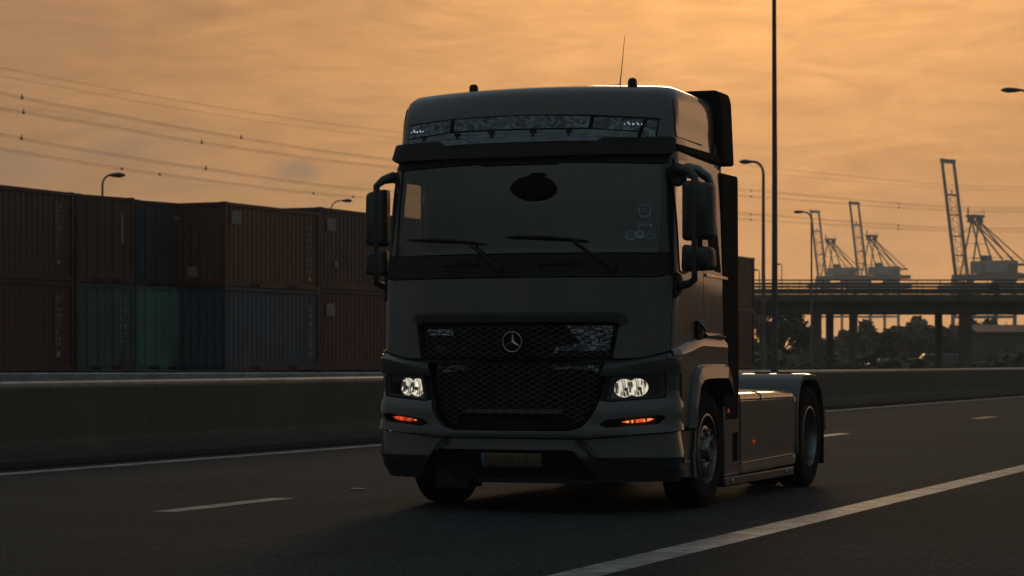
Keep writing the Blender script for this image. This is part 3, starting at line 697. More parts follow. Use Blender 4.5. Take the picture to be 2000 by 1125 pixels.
# --- wheels
def tyre_prof(wd, rr): h = wd / 2; return [(-h * .80, .282), (-h * .95, .33), (-h, .40), (-h * .97, rr - .05), (-h * .90, rr - .015), (-h * .78, rr), (0, rr + .003), (h * .78, rr), (h * .90, rr - .015), (h * .97, rr - .05), (h, .40), (h * .95, .33), (h * .80, .282)]
def wheel(s, y, x, wd, rear=False, turn=0):
    wh = empty('wheel'); wh.parent = truck; wh.location = (s * x, y, wheel_r); wh.rotation_euler = (0, 0, turn)
    mb = MB(); mb.lathe(tyre_prof(wd, wheel_r - .004), axis='X', n=64)
    if rear: mb.lathe(tyre_prof(wd, wheel_r - .004), c=(-s * (wd + .04), 0, 0), axis='X', n=48)
    for gx in (-.28, -.1, .1, .28):   # tread grooves as thin raised bands
        mb.lathe([(gx * wd - .012, wheel_r - .01), (gx * wd - .012, wheel_r), (gx * wd + .012, wheel_r), (gx * wd + .012, wheel_r - .01)], n=64)
    mb.build('tyre', M['rubber'], wh, 50)
    h = wd / 2
    mb = MB()
    if not rear: prof = [(h * .80, .288), (h * .92, .296), (h * .94, .280), (h * .80, .272), (h * .1, .262), (-h * .2, .25), (-h * .25, .22), (h * .55, .205), (h * .80, .195), (h * .84, .18), (h * .84, .14), (h * .70, .125), (h * .70, .115)]
    else: prof = [(h * .80, .288), (h * .92, .296), (h * .94, .280), (h * .80, .272), (h * .3, .262), (-h * .5, .255), (-h * .75, .24), (-h * .80, .18), (-h * .70, .12)]
    mb.lathe(prof, axis='X', n=48, flip=s); rim = mb.build('rim', M['steel'], wh, 35)
    mb = MB(); b = h * .70 if not rear else -h * .70
    mb.lathe([(b, .115), (b + .05, .105), (b + .07, .09), (b + .07, .075), (b + .04, .07), (b + .04, .001)], axis='X', n=32, flip=s)
    rb = .162; bx = (h * .84 if not rear else -h * .72)
    for k in range(10):
        a = 2 * math.pi * k / 10; mb.lathe([(bx, .016), (bx + .022, .015), (bx + .03, .008), (bx + .03, .001)], c=(0, rb * math.cos(a), rb * math.sin(a)), axis='X', n=6, flip=s)
    if rear: mb.lathe([(-h * .72, .19), (-h * .72, .10)], axis='X', n=32, flip=s)
    mb.build('hub', M['steel'], wh, 35)
    mb = MB()
    for k in range(10):
        a = 2 * math.pi * (k + .5) / 10; c = (s * (h * .20 if not rear else -h * .77), .232 * math.cos(a) if not rear else .215 * math.cos(a), (.232 if not rear else .215) * math.sin(a))
        mb.lathe([(0, .024), (.006, .001)], c=c, axis='X', n=10, flip=s)
    mb.build('hand_holes', M['dark'], wh)
wheel(1, wheel_y, 1.245 - .15, .30); wheel(-1, wheel_y, 1.245 - .15, .33)
wheel(1, 5.06, 1.245 - .15, .29, True); wheel(-1, 5.06, 1.245 - .15, .29, True)

# --- chassis
M['galvp'] = mat('tread_plate', (.22, .21, .20), .35, .8)
mb = MB()
for x in (-.40, .40): mb.b2(x - .04, x + .04, .4, 5.9, .72, .98)
for y in (.6, 2.4, 3.4, 4.4, 5.6): mb.b2(-.38, .38, y - .05, y + .05, .74, .95)
mb.build('chassis_frame', M['frame'], truck)
mb = MB(); mb.tube([(-1.0, 1.30, .48), (1.0, 1.30, .48)], .07); mb.tube([(-1.0, 5.06, .48), (1.0, 5.06, .48)], .10); mb.lathe([(-.2, .001), (-.18, .18), (0, .24), (.18, .18), (.2, .001)], c=(0, 5.06, .48), axis='X', n=18); mb.b2(-.42, .42, .5, 2.4, .34, 1.15); mb.b2(-.9, .9, 2.0, 4.4, .42, .9); mb.build('axles', M['frame'], truck)
def chside(s):
    # chassis side fairing
    P = [(1.92, .955), (1.92, .40), (4.30, .40), (4.42, .45), (4.45, .80), (4.42, .965)]
    sk = empty('side_skirt'); sk.parent = truck
    cut = [(2.17, .60), (2.35, .60), (2.35, .34), (2.17, .34)]
    fnS = lambda a, z, off=0.: (s * (1.235 + off - .10 * max(0, (z - .865) / .05) ** 2 * .5), a, z)
    pan = fillet([(1.93, .895), (4.42, .915), (4.48, .88), (4.40, .25), (1.93, .235)], [.02, .05, .03, .03, .02])
    panel('skirt_panel', pan, M['paint'], lambda a, z: .0 + (.012 if z < .33 and a > 2.42 else 0), .05, holes=[fillet(cut, .012)], st=.05, parent=sk, fn=fnS)
    mb = MB(); mb.b2(s * 1.14, s * 1.17, 2.1, 2.42, .28, .65); mb.build('step_recess', M['dark'], sk)
    mb = MB(); mb.b2(s * 1.16, s * 1.24, 2.165, 2.355, .335, .35); mb.build('step', M['chrome2'], sk)
    # rolled top edge and cover plates
    mb = MB(); rt = [(1.235, .885), (1.228, .912), (1.20, .932), (1.15, .942), (.95, .95), (.45, .96)]
    y0, y1 = 1.93, 4.36
    v = [(s * x, y0, z) for x, z in rt] + [(s * x, y1, z - .0) for x, z in rt]; k_ = len(rt)
    mb.add(v, [(i, i + 1, i + 1 + k_, i + k_) for i in range(k_ - 1)] + [tuple(range(k_))]); mb.build('skirt_top', M['paint'], sk, 60)
    mb = MB()
    for yy in (2.42, 3.15): mb.tube([(s * 1.238, yy, .87), (s * 1.232, yy, .913), (s * 1.204, yy, .933), (s * 1.15, yy, .944)], .005, 5)
    mb.tube([(s * 1.238, 2.42, .87), (s * 1.24, 2.42, .25)], .004, 4); mb.build('skirt_seam', M['dark'], sk)
    for yy in (2.15, 2.75): mb = MB(); mb.box((s * .80, yy, .975), (.36, .42, .035)); mb.build('cover_plate', M['galvp'], sk, bevel=.01)
    mb = MB(); mb.tube([(s * 1.25, 2.44, .325), (s * 1.25, 4.38, .345)], .006, 5); mb.build('skirt_trim', M['chrome2'], sk)
    mb = MB(); mb.b2(s * 1.15, s * 1.245, 1.90, 4.36, .14, .225); mb.build('skirt_sill', M['plastic'], sk, bevel=.015)
    mb = MB()
    for yy in (2.12, 4.05): mb.box((s * 1.25, yy, .183), (.012, .07, .035))
    mb.build('sill_lamps', M['chrome2'], sk, bevel=.005)
    mb = MB(); mb.b2(s * 1.16, s * 1.245, 1.875, 1.925, .22, .93); mb.build('skirt_post', M['paint'], sk, bevel=.012)
    for yy, z in ((1.99, .79), (2.86, .50)): mb = MB(); mb.box((s * 1.245, yy, z), (.02, .045, .035)); mb.build('side_marker', M['amber'], sk, bevel=.006)
    # rear mudguard
    mg = empty('mudguard'); mg.parent = truck
    arc = [(4.46, .35), (4.46, .70), (4.48, .88), (4.56, 1.02), (4.70, 1.09), (5.02, 1.10), (5.30, 1.085), (5.50, .98), (5.62, .80), (5.68, .55)]
    arci = [(y + (5.06 - y) * .10, z - (z - .48) * .09) for y, z in arc]
    v = []; xs = [1.245, 1.235, 1.20, .62]; dz = [-.05, -.02, 0, 0]
    v = [(s * 1.245, y, z) for y, z in arci] + [(s * 1.25, y + (5.06 - y) * .02, z - .012) for y, z in arc] + [(s * 1.215, y, z) for y, z in arc] + [(s * .60, y, z) for y, z in arc] + [(s * .60, y, z) for y, z in arci]
    k_ = len(arc); mb = MB(); mb.add(v, [(j * k_ + i, j * k_ + i + 1, (j + 1) * k_ + i + 1, (j + 1) * k_ + i) for j in range(4) for i in range(k_ - 1)])
    mb.add([v[i] for i in range(k_)] + [(s * .6, p[1], p[2]) for p in v[:k_]], [(i, i + 1, i + 1 + k_, i + k_) for i in range(k_ - 1)])
    mb.build('mudguard_shell', M['paint'], mg, 45)
    mb = MB(); mb.b2(s * .66, s * 1.22, 5.67, 5.70, .20, .88); mb.build('mud_flap', M['rubber'], mg)
    mb = MB()
    for xx in (.78, 1.0): mb.box((s * xx, 4.98, 1.106), (.14, .16, .015))
    mb.tube([(s * .82, 4.70, 1.09), (s * .82, 4.50, .94)], .004, 4); mb.build('mudguard_pads', M['dark'], mg)
both(chside)
mb = MB(); mb.b2(-.44, .44, 2.0, 4.25, .985, 1.0); mb.build('deck_plate', M['frame'], truck)
mb = MB(); mb.lathe([(.98, .001), (.98, .45), (1.02, .46), (1.07, .44), (1.07, .001)], c=(0, 4.7, 0), axis='Z', n=28); mb.build('fifth_wheel', M['frame'], truck, 40)
mb = MB(); mb.tube([(.75, 2.3, 1.0), (.8, 2.6, 1.12), (.95, 2.3, 1.3), (.9, 2.05, 1.5)], .018, 6); mb.tube([(.6, 2.3, 1.0), (.5, 2.7, 1.2), (.55, 2.2, 1.5)], .018, 6); mb.b2(.95, 1.12, 2.1, 2.25, 1.0, 1.12); mb.build('air_hoses', M['frame'], truck, 60)

# --- windscreen stickers
def ring(mb, a, z, ra, rz, r=.004, off=.0, n=28):
    mb.tube([F(a + ra * math.cos(t * 2 * math.pi / n), z + rz * math.sin(t * 2 * math.pi / n), off) for t in range(n + 1)], r, 4, False)
def sticker(lines, rings, bright=1):
    mb = MB()
    for r_ in rings: ring(mb, *r_)
    for l in lines: mb.tube([F(a, z, 0) for a, z in l], .0036, 4, False)
    return mb.build('windscreen_sticker', M['decal'], truck)
c = (1.018, 2.416)
sticker([[(c[0] - .03, c[1] + .012), (c[0] - .005, c[1] + .022), (c[0] + .034, c[1] - .002)], [(c[0] - .032, c[1] - .008), (c[0], c[1] + .002), (c[0] + .028, c[1] - .028)], [(c[0] - .02, c[1] + .038), (c[0], c[1] + .046), (c[0] + .02, c[1] + .038)], [(c[0] - .02, c[1] - .034), (c[0], c[1] - .044), (c[0] + .018, c[1] - .036)]], [(c[0], c[1], .043, .055, .004)])
txt = []
for k in range(5):
    x = .985 + k * .018; txt += [[(x, 2.285), (x, 2.312)], [(x, 2.312), (x + .011, 2.306)]]
sticker(txt + [[(.972, 2.27), (.972, 2.325)], [(1.07, 2.27), (1.07, 2.318)]], [])
sticker([[(.895, 2.202), (.93, 2.236)], [(.90, 2.232), (.912, 2.214)]], [(.915, 2.219, .037, .037), (.915, 2.219, .027, .027, .002)])
sticker([[(.97, 2.235), (.985, 2.215), (.998, 2.238)], [(.985, 2.218), (.985, 2.208)]], [(.984, 2.227, .032, .032), (.984, 2.227, .022, .022, .006)])
sticker([[(1.05, 2.232), (1.08, 2.232)], [(1.052, 2.22), (1.078, 2.218)]], [(1.065, 2.226, .028, .034, .0025)])

# ============================================================ the place
def cw(xc, zc, z=0.): return Vector((xc * CS - zc * SN, xc * SN + zc * CS, z))      # camera-plan metres -> world
def at(px, py, zc): return cw((px - 1000) / FPX * zc, zc, CAMZ + (HOR - py) / FPX * zc)
def cyaw(deg): a = R(deg); return math.atan2(math.sin(a) * SN + math.cos(a) * CS, math.sin(a) * CS - math.cos(a) * SN)
def RX(b, y): t = y - 19.5; return b + (.015 * t + .00012 * t * t if t > 0 else .015 * t)
def strip(name, b0, b1, y0, y1, z, m, n=40, parent=None, kind='structure'):
    mb = MB(); v = []
    for i in range(n + 1):
        y = y0 + (y1 - y0) * i / n; v += [(RX(b0, y) if y < 150 else RX(b0, 150) + (y - 150) * .045, y, z), (RX(b1, y) if y < 150 else RX(b1, 150) + (y - 150) * .045, y, z)]
    mb.add(v, [(2 * i, 2 * i + 1, 2 * i + 3, 2 * i + 2) for i in range(n)]); o = mb.build(name, m, parent)
    if kind: o['kind'] = kind
    return o
def groundmat(name, base, dark, rough, scale, bump, streak=0.):
    m = D.materials.new(name); m.use_nodes = True; t = NT(m.node_tree); p = m.node_tree.nodes['Principled BSDF']
    tc = t.n('ShaderNodeTexCoord').outputs['Object']
    big = t.noise(tc, .35, 5, .55); grain = t.noise(tc, scale, 3, .7)
    c = t.mix(t.ramp(big, [(.35, 0.), (.65, 1.)]), dark, base)
    mp = t.n('ShaderNodeMapping'); mp.inputs['Scale'].default_value = (2.2, .06, 1); t.lk(tc, mp.inputs[0])
    wear = t.noise(mp.outputs[0], 1.0, 4, .5)
    c = t.mix(t.m('MULTIPLY', t.ramp(wear, [(.45, 0.), (.62, 1.)]), .35), c, dark)
    pt = t.noise(tc, .9, 8, .7, .5)
    c = t.mix(t.ramp(pt, [(.57, 0.), (.66, .55)]), c, tuple(x * .6 for x in dark))
    vo = t.n('ShaderNodeTexVoronoi'); vo.inputs['Scale'].default_value = scale * 1.4; t.lk(tc, vo.inputs['Vector'])
    st = t.ramp(vo.outputs['Distance'], [(.0, 1.9), (.35, 1.0), (.8, .35)])
    c = t.mix(1.0, c, st, 'MULTIPLY')
    c = t.mix(1.0, c, t.ramp(grain, [(.3, .4), (.7, 1.6)]), 'MULTIPLY')
    t.lk(c, p.inputs['Base Color']); p.inputs['Roughness'].default_value = rough; p.inputs['Specular IOR Level'].default_value = .12
    b = t.n('ShaderNodeBump'); b.inputs['Strength'].default_value = bump; b.inputs['Distance'].default_value = .012
    t.lk(t.m('ADD', grain, vo.outputs['Distance']), b.inputs['Height']); t.lk(b.outputs[0], p.inputs['Normal'])
    return m
M['asphalt'] = groundmat('asphalt', (.038, .048, .052), (.025, .031, .034), .88, 24, 1.0)
M['shoulder'] = groundmat('shoulder_asphalt', (.029, .036, .039), (.019, .023, .025), .92, 17, 1.0)
M['soil'] = mat('ground_soil', (.045, .043, .034), .95, 0, 0, .2, .4, .3, bump=.4, bscale=3)
def linemat():
    m = D.materials.new('road_paint'); m.use_nodes = True; t = NT(m.node_tree); p = m.node_tree.nodes['Principled BSDF']
    tc = t.n('ShaderNodeTexCoord').outputs['Object']
    n1 = t.noise(tc, 6, 6, .65); n2 = t.noise(tc, 45, 3, .6)
    n0 = t.noise(tc, 1.6, 7, .7, .4)
    c = t.mix(t.ramp(n1, [(.40, 0.), (.62, 1.)]), (.15, .148, .14), (.40, .39, .37))
    c = t.mix(t.ramp(n0, [(.47, 0.), (.60, .8)]), c, (.085, .086, .083))
    c = t.mix(1.0, c, t.ramp(n2, [(.3, .65), (.6, 1.1)]), 'MULTIPLY')
    t.lk(c, p.inputs['Base Color']); p.inputs['Roughness'].default_value = .6
    b = t.n('ShaderNodeBump'); b.inputs['Strength'].default_value = .3; t.lk(n2, b.inputs['Height']); t.lk(b.outputs[0], p.inputs['Normal'])
    return m
M['line'] = linemat()
def concmat(name, base, sc=(1, 1, 1)):
    m = D.materials.new(name); m.use_nodes = True; t = NT(m.node_tree); p = m.node_tree.nodes['Principled BSDF']
    tc = t.n('ShaderNodeTexCoord').outputs['Object']; n1 = t.noise(tc, .9, 7, .65)
    mp = t.n('ShaderNodeMapping'); mp.inputs['Scale'].default_value = (3, 3, .35); t.lk(tc, mp.inputs[0]); n2 = t.noise(mp.outputs[0], 3, 6, .6)
    n3 = t.noise(tc, 30, 4, .6)
    c = t.mix(t.ramp(n1, [(.35, 0.), (.7, 1.)]), tuple(b * .6 for b in base), base)
    c = t.mix(t.m('MULTIPLY', t.ramp(n2, [(.5, 0.), (.75, 1.)]), .6), c, tuple(b * .35 for b in base))
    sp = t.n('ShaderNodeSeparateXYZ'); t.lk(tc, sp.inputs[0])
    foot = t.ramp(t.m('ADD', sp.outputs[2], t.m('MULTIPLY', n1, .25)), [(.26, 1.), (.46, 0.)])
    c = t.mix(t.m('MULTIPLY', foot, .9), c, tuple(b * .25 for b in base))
    c = t.mix(1.0, c, t.ramp(n3, [(.3, .8), (.7, 1.2)]), 'MULTIPLY')
    t.lk(c, p.inputs['Base Color']); p.inputs['Roughness'].default_value = .9
    b = t.n('ShaderNodeBump'); b.inputs['Strength'].default_value = .35; b.inputs['Distance'].default_value = .02; t.lk(t.m('ADD', n3, n1), b.inputs['Height']); t.lk(b.outputs[0], p.inputs['Normal'])
    return m
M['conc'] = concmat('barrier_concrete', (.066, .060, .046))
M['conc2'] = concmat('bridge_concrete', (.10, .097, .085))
M['galv'] = mat('galvanised', (.28, .28, .27), .42, .7, 0, .5, .25, 3, rvar=.08, dirt=(.10, .09, .075), dscale=4)
M['pole'] = mat('pole_steel', (.06, .06, .06), .55, .3, 0, .5, .2, 2)
M['polelt'] = mat('pole_zinc', (.14, .14, .135), .55, .4, 0, .5, .2, 2)
M['crane'] = mat('crane_steel', (.09, .10, .105), .6, .1, 0, .4, .15, .2)
M['cranehouse'] = mat('crane_house', (.32, .33, .33), .6, 0, 0, .4, .15, .2)
M['wire'] = mat('cable', (.09, .085, .08), .6)

# --- ground, road, markings
mb = MB(); mb.add([(-4000, -300, -.02), (4000, -300, -.02), (4000, 6000, -.02), (-4000, 6000, -.02)], [(0, 1, 2, 3)])
mb.build('ground', M['soil'])['kind'] = 'structure'
strip('road', -14.95, -4.24, -40, 260, 0., M['asphalt'])
strip('road_shoulder', -4.24, 9, -40, 260, 0.0, M['shoulder'])
strip('opposite_road', -30.5, -15.6, -40, 260, 0.0, M['asphalt'])
strip('edge_line', -14.55, -14.25, -40, 200, .004, M['line'])
strip('edge_line', -4.57, -4.28, -40, 200, .004, M['line'])
for y0, y1 in ((4.5, 6.7), (17.7, 19.85), (28.6, 30.7), (38.6, 40.8), (52.2, 54.3), (65.5, 67.7), (79, 81.2), (92, 94.2)):
    strip('lane_line', -9.62, -9.40, y0, y1, .004, M['line'], 4)
for y1, w_ in ((21.4, 'near road stud in the asphalt after the lane dash left of the truck'), (55.6, 'far road stud in the asphalt beyond the lane dashes right of the truck')):
    mb = MB(); mb.box((RX(-9.5, y1), y1, .008), (.12, .12, .014)); tag(mb.build('road_stud', M['line'], bevel=.004), w_, 'road stud', 'road studs between the lane dashes')

# --- concrete barrier beside the road, guardrail and second barrier behind it
def sweep(prof, path, name, m, parent=None, smooth=None):
    mb = MB(); v = []; k_ = len(prof)
    for i, p in enumerate(path):
        a = path[max(i - 1, 0)]; b = path[min(i + 1, len(path) - 1)]; t = (Vector(b) - Vector(a)).normalized(); nrm = Vector((-t.y, t.x))
        for u, z in prof: v.append((p[0] + nrm.x * u, p[1] + nrm.y * u, z + (p[2] if len(p) > 2 else 0)))
    mb.add(v, [(i * k_ + j, i * k_ + j + 1, (i + 1) * k_ + j + 1, (i + 1) * k_ + j) for i in range(len(path) - 1) for j in range(k_ - 1)])
    mb.add([v[j] for j in range(k_)], [tuple(range(k_))]); mb.add([v[-k_ + j] for j in range(k_)], [tuple(range(k_))])
    return mb.build(name, m, parent, smooth)
jers = [(0, 0), (0, .07), (.16, .30), (.23, .895), (.26, .925), (.40, .925), (.43, .895), (.50, .30), (.66, .07), (.66, 0)]
def rpath(b, y0, y1, st): 
    n = int((y1 - y0) / st); return [(RX(b, y0 + (y1 - y0) * i / n) , y0 + (y1 - y0) * i / n) for i in range(n + 1)]
bar = empty('concrete_barrier', (RX(-15.1, 30), 30, 0), 0, 'long sloped concrete crash barrier along the far edge line of the road', 'barrier')
yb = -14.0; k = 0
while yb < 130:
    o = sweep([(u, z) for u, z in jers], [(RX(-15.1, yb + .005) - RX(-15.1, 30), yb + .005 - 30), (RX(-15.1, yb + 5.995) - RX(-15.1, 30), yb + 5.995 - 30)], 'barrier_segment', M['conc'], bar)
    yb += 6.0
gr = empty('guardrail', (RX(-17.6, 30), 30, 0), 0, 'low galvanised steel guardrail running just behind the concrete barrier', 'guardrail')
wb = [(0, .66), (-.05, .69), (-.05, .75), (0, .79), (0, .82), (-.05, .86), (-.05, .92), (0, .95), (.012, .95), (.012, .66)]
sweep(wb, [(x - RX(-17.6, 30), y - 30) for x, y in rpath(-17.6, 0, 140, 7)], 'rail_beam', M['galv'], gr)
for i in range(35):
    y = 2 + i * 4; mb = MB(); mb.box((RX(-17.6, y) - RX(-17.6, 30) - .07, y - 30, .44), (.1, .06, .88)); mb.build('rail_post', M['galv'], gr)
fb = empty('parapet_barrier', (-28, 55, 0), 0, 'pale steel faced parapet barrier on the far carriageway before the containers', 'barrier')
pth = [at(-500, 735, 55), at(0, 728, 60), at(740, 727, 64), at(1300, 725, 76), at(2000, 722, 95), at(2300, 721, 106)]
pp = []
for a, b in zip(pth, pth[1:]):
    for k in range(4): p = a.lerp(b, k / 4); pp.append((p.x + 28, p.y - 55))
pp.append((pth[-1].x + 28, pth[-1].y - 55))
sweep([(0, 0), (0, .70), (.05, .70), (.05, .74)][:2] + [(.25, .70), (.25, 0)], pp, 'parapet_base', M['conc'], fb)
sweep([(-.03, .71), (-.03, .90), (.0, .93), (.10, .93), (.13, .90), (.13, .71)], pp, 'parapet_rail', M['galv'], fb, 30)

# --- container yard
yd = MB(); a = at(-600, 700, 62); b = at(1560, 700, 112)
v0, v1 = cw(-22, 64), cw(13.0, 112); dirv = (v1 - v0).normalized(); nv = Vector((-dirv.y, dirv.x, 0))
mb = MB()
for p, z in ((v0 - dirv * 40, .90), (v1 + dirv * 6, .90), (v1 + dirv * 6 + nv * 80, .90), (v0 - dirv * 40 + nv * 80, .90)): mb.v.append((p.x, p.y, z))
for p, z in ((v0 - dirv * 40, -.02), (v1 + dirv * 6, -.02), (v1 + dirv * 6 + nv * 80, -.02), (v0 - dirv * 40 + nv * 80, -.02)): mb.v.append((p.x, p.y, z))
mb.f = [(0, 1, 2, 3), (0, 4, 5, 1), (1, 5, 6, 2), (2, 6, 7, 3), (3, 7, 4, 0)]
mb.build('yard_ground', M['shoulder'])['kind'] = 'structure'
def corr(p0, p1, z0, z1, inward, per=.28, dep=.024):
    """corrugated wall between two plan points"""
    p0 = Vector(p0); p1 = Vector(p1); L = (p1 - p0).length; t = (p1 - p0) / L; n = max(1, round(L / per)); per = L / n; nv = Vector(inward)
    pts = []
    for i in range(n): b = i * per; pts += [(b, 0), (b + per * .25, 0), (b + per * .5, dep), (b + per * .75, dep)]
    pts.append((L, 0)); v = []
    for s_, d in pts: q_ = p0 + t * s_ + nv * d; v += [(q_.x, q_.y, z0), (q_.x, q_.y, z1)]
    return v, [(2 * i, 2 * i + 2, 2 * i + 3, 2 * i + 1) for i in range(len(pts) - 1)]
CM = {}
def cmat(c, rust=(.05, .022, .012)):
    if c not in CM: CM[c] = mat('container_paint', c, .55, 0, 0, .4, .22, 1.2, rvar=.08, dirt=rust, dscale=.9)
    return CM[c]
M['mark'] = mat('container_marking', (.19, .185, .165), .7, 0, 0, .3, .4, 4)
M['markdim'] = mat('container_marking_faded', (.17, .165, .15), .7, 0, 0, .3, .5, 4)
M['yellow'] = mat('yellow_label', (.35, .24, .03), .6)
def container(o, yaw, z, lx, ly, h, c, label, group='stacked shipping containers', doors=False, marks=None, plates=(), fork=False, leftmarks=None):
    e = empty('shipping_container', (o.x, o.y, z), yaw, label, 'container', group); m = cmat(c)
    mb = MB(); zb, zt = .16, h - .10
    for a, b, nrm in (((.08, .04), (lx - .08, .04), (0, 1)), ((lx - .04, .08), (lx - .04, ly - .08), (-1, 0)), ((lx - .08, ly - .04), (.08, ly - .04), (0, -1)), ((.04, ly - .08), (.04, .08), (1, 0))):
        if doors and nrm == (0, 1): continue
        mb.add(*corr(a, b, zb, zt, nrm))
    mb.add([(.05, .05, h - .04), (lx - .05, .05, h - .04), (lx - .05, ly - .05, h - .04), (.05, ly - .05, h - .04)], [(0, 1, 2, 3)])
    mb.build('wall_panels', m, e)
    mb = MB()
    for x in (.06, lx - .06):
        for y in (.06, ly - .06): mb.b2(x - .06, x + .06, y - .06, y + .06, .1, h - .1)
    for y in (.04, ly - .04): mb.b2(.12, lx - .12, y - .04, y + .04, h - .12, h - .015); mb.b2(.12, lx - .12, y - .04, y + .04, .015, .17)
    for x in (.04, lx - .04): mb.b2(x - .04, x + .04, .12, ly - .12, h - .12, h - .015); mb.b2(x - .04, x + .04, .12, ly - .12, .015, .17)
    for x in (.085, lx - .085):
        for y in (.085, ly - .085):
            for zz_ in (.06, h - .06): mb.b2(x - .089, x + .089, y - .089, y + .089, zz_ - .06, zz_ + .06)
    mb.build('container_frame', cmat(tuple(x * .6 for x in c)), e)  # frame colour darkened to paint in the dark gaps between containers
    if doors:
        for k in (0, 1):
            x0 = .13 + k * (lx / 2 - .12); x1 = x0 + lx / 2 - .14; mb = MB(); mb.b2(x0, x1, .03, .07, .18, h - .13); 
            for j in range(4): zz_ = .30 + j * (h - .5) / 4; mb.b2(x0 + .06, x1 - .06, .022, .031, zz_, zz_ + (h - .5) / 4 - .10)
            dd = mb.build('container_door', m, e)
            mb = MB()
            for f in (.28, .72):
                xx = x0 + (x1 - x0) * f; mb.tube([(xx, -.005, .15), (xx, -.005, h - .12)], .018, 6); mb.b2(xx - .02, xx + .16, -.02, .0, 1.0, 1.03)
            mb.build('lock_rods', m, dd)
    if fork or doors:
        for f in ((.30, .70) if not doors else (.28, .62)):
            mb = MB(); xx = lx * f; mb.b2(xx - .28 if not doors else xx - .05, xx + .28 if not doors else xx + .35, -.004, .02, .03, .13)
            mb.build('fork_pocket', M['dark'], e)
    if marks:
        x, z0, z1, n, mm = marks; mb = MB(); rr = random.Random(int(abs(o.x) * 100) + int(z * 10))
        for k in range(n):
            zz_ = z1 - (z1 - z0) * (k + .5) / n; hh = (z1 - z0) / n * .66
            mb.b2(x - .14, x + .14, -.004, .0, zz_ + hh * .3, zz_ + hh * .5)
            mb.b2(x - .14, x - .08, -.004, .0, zz_ - hh * .5, zz_ + hh * .3)
            if rr.random() < .7: mb.b2(x + .07, x + .14, -.004, .0, zz_ - hh * .5, zz_ + hh * .3)
            if rr.random() < .6: mb.b2(x - .055, x + .045, -.004, .0, zz_ - hh * .15, zz_ + hh * .0)
            mb.b2(x - .04, x + .04, -.004, .0, zz_ - hh * .5, zz_ - hh * .34)
        mb.build('lettering', mm, e)
    for x, z0, w_, h_, mm in plates:
        mb = MB(); mb.b2(x, x + w_, -.006, 0, z0, z0 + h_)
        pl_ = mb.build('label_plate', mm, e)
        if w_ > .3:
            mb = MB()
            for k in range(3): mb.b2(x + .05, x + w_ - .08 - .05 * k, -.009, -.006, z0 + h_ * (.2 + .25 * k), z0 + h_ * (.28 + .25 * k))
            mb.build('label_text', M['markdim'], pl_)
    return e
H1, B1 = 2.59, .92
yw = lambda deg: cyaw(deg)
def off(p, deg, d): a = R(deg); q_ = cw(math.sin(a) * d, math.cos(a) * d); return Vector((p.x + q_.x, p.y + q_.y, 0))
p0 = off(cw(-12.68, 71.5), 23, -12.19)
container(p0, yw(23), B1 + H1, 12.19, 2.44, H1, (.042, .018, .013), 'long dark red-brown container with faded vertical lettering, top left of the stacks', marks=(11.35, .75, 2.25, 9, M['markdim']), plates=[(11.30, .48, .12, .12, M['yellow'])])
container(p0, yw(23), B1, 12.19, 2.44, H1, (.048, .013, .010), 'long dark red container with vertical lettering, at the bottom left under the red-brown one', marks=(11.35, .7, 2.2, 9, M['markdim']), plates=[(11.25, .42, .2, .16, M['mark'])])
p1 = cw(-.17635 * 71.8, 71.8)
container(p1, yw(34), B1 + H1, 2.44, 6.06, H1, (.070, .032, .015), 'orange-brown container end standing on the dark teal container', doors=True, plates=[(1.85, 1.2, .14, .9, M['markdim'])])
container(p1, yw(34), B1, 2.44, 6.06, H1, (.040, .078, .076), 'weathered dark teal container end under the orange-brown container', doors=True, marks=(1.95, .7, 2.2, 6, M['markdim']))
p2 = cw(-.1525 * 74.5, 74.5)
container(p2, yw(34), B1 + H1, 2.44, 6.06, H1, (.022, .032, .042), 'dark navy container end standing on the pale turquoise container', doors=True, plates=[(1.75, 2.05, .28, .10, M['mark'])])
container(p2, yw(34), B1, 2.44, 6.06, H1, (.072, .175, .150), 'pale turquoise container end under the dark navy container', doors=True)
p3 = cw(-8.76, 75.4)
c3t = container(p3, yw(24), B1 + H1, 6.06, 2.44, H1, (.078, .029, .014), 'rust orange container with one white label, standing on the blue container', marks=(5.3, .5, 2.1, 8, M['markdim']), plates=[(.35, 1.92, .62, .42, M['mark']), (5.25, .3, .16, .14, M['yellow'])], fork=True)
def endplate(e, y, z, w_, h_):
    mb = MB(); mb.b2(-.006, .0, y, y + w_, z, z + h_); mb.build('label_plate', M['mark'], e)
endplate(c3t, 1.0, .30, .34, .30)
container(p3, yw(24), B1, 6.06, 2.44, H1, (.020, .050, .078), 'deep blue container with faint lettering, under the rust orange container', marks=(5.4, .4, 2.1, 7, M['mark']), fork=True)
p4 = cw(-6.35, 81.9)
container(p4, yw(24), .90 + 2.72, 12.19, 2.44, 2.72, (.055, .023, .015), 'red-brown container with white label just left of the truck, top of its stack', plates=[(.45, 1.95, .62, .42, M['mark']), (1.0, .75, .26, .2, M['mark'])])
container(p4, yw(24), .90, 12.19, 2.44, 2.72, (.060, .018, .014), 'dark red container with white label just left of the truck, bottom of its stack', plates=[(.40, 1.82, .62, .42, M['mark'])])
p5 = off(cw(11.47, 116.7), 23, -12.19)
container(p5, yw(23), B1 + H1, 12.19, 2.44, H1, (.12, .045, .022), 'orange-brown container seen right behind the cab, on top of the brown one')
container(p5, yw(23), B1, 12.19, 2.44, H1, (.10, .030, .020), 'brown-red container seen right behind the cab, bottom of its stack')

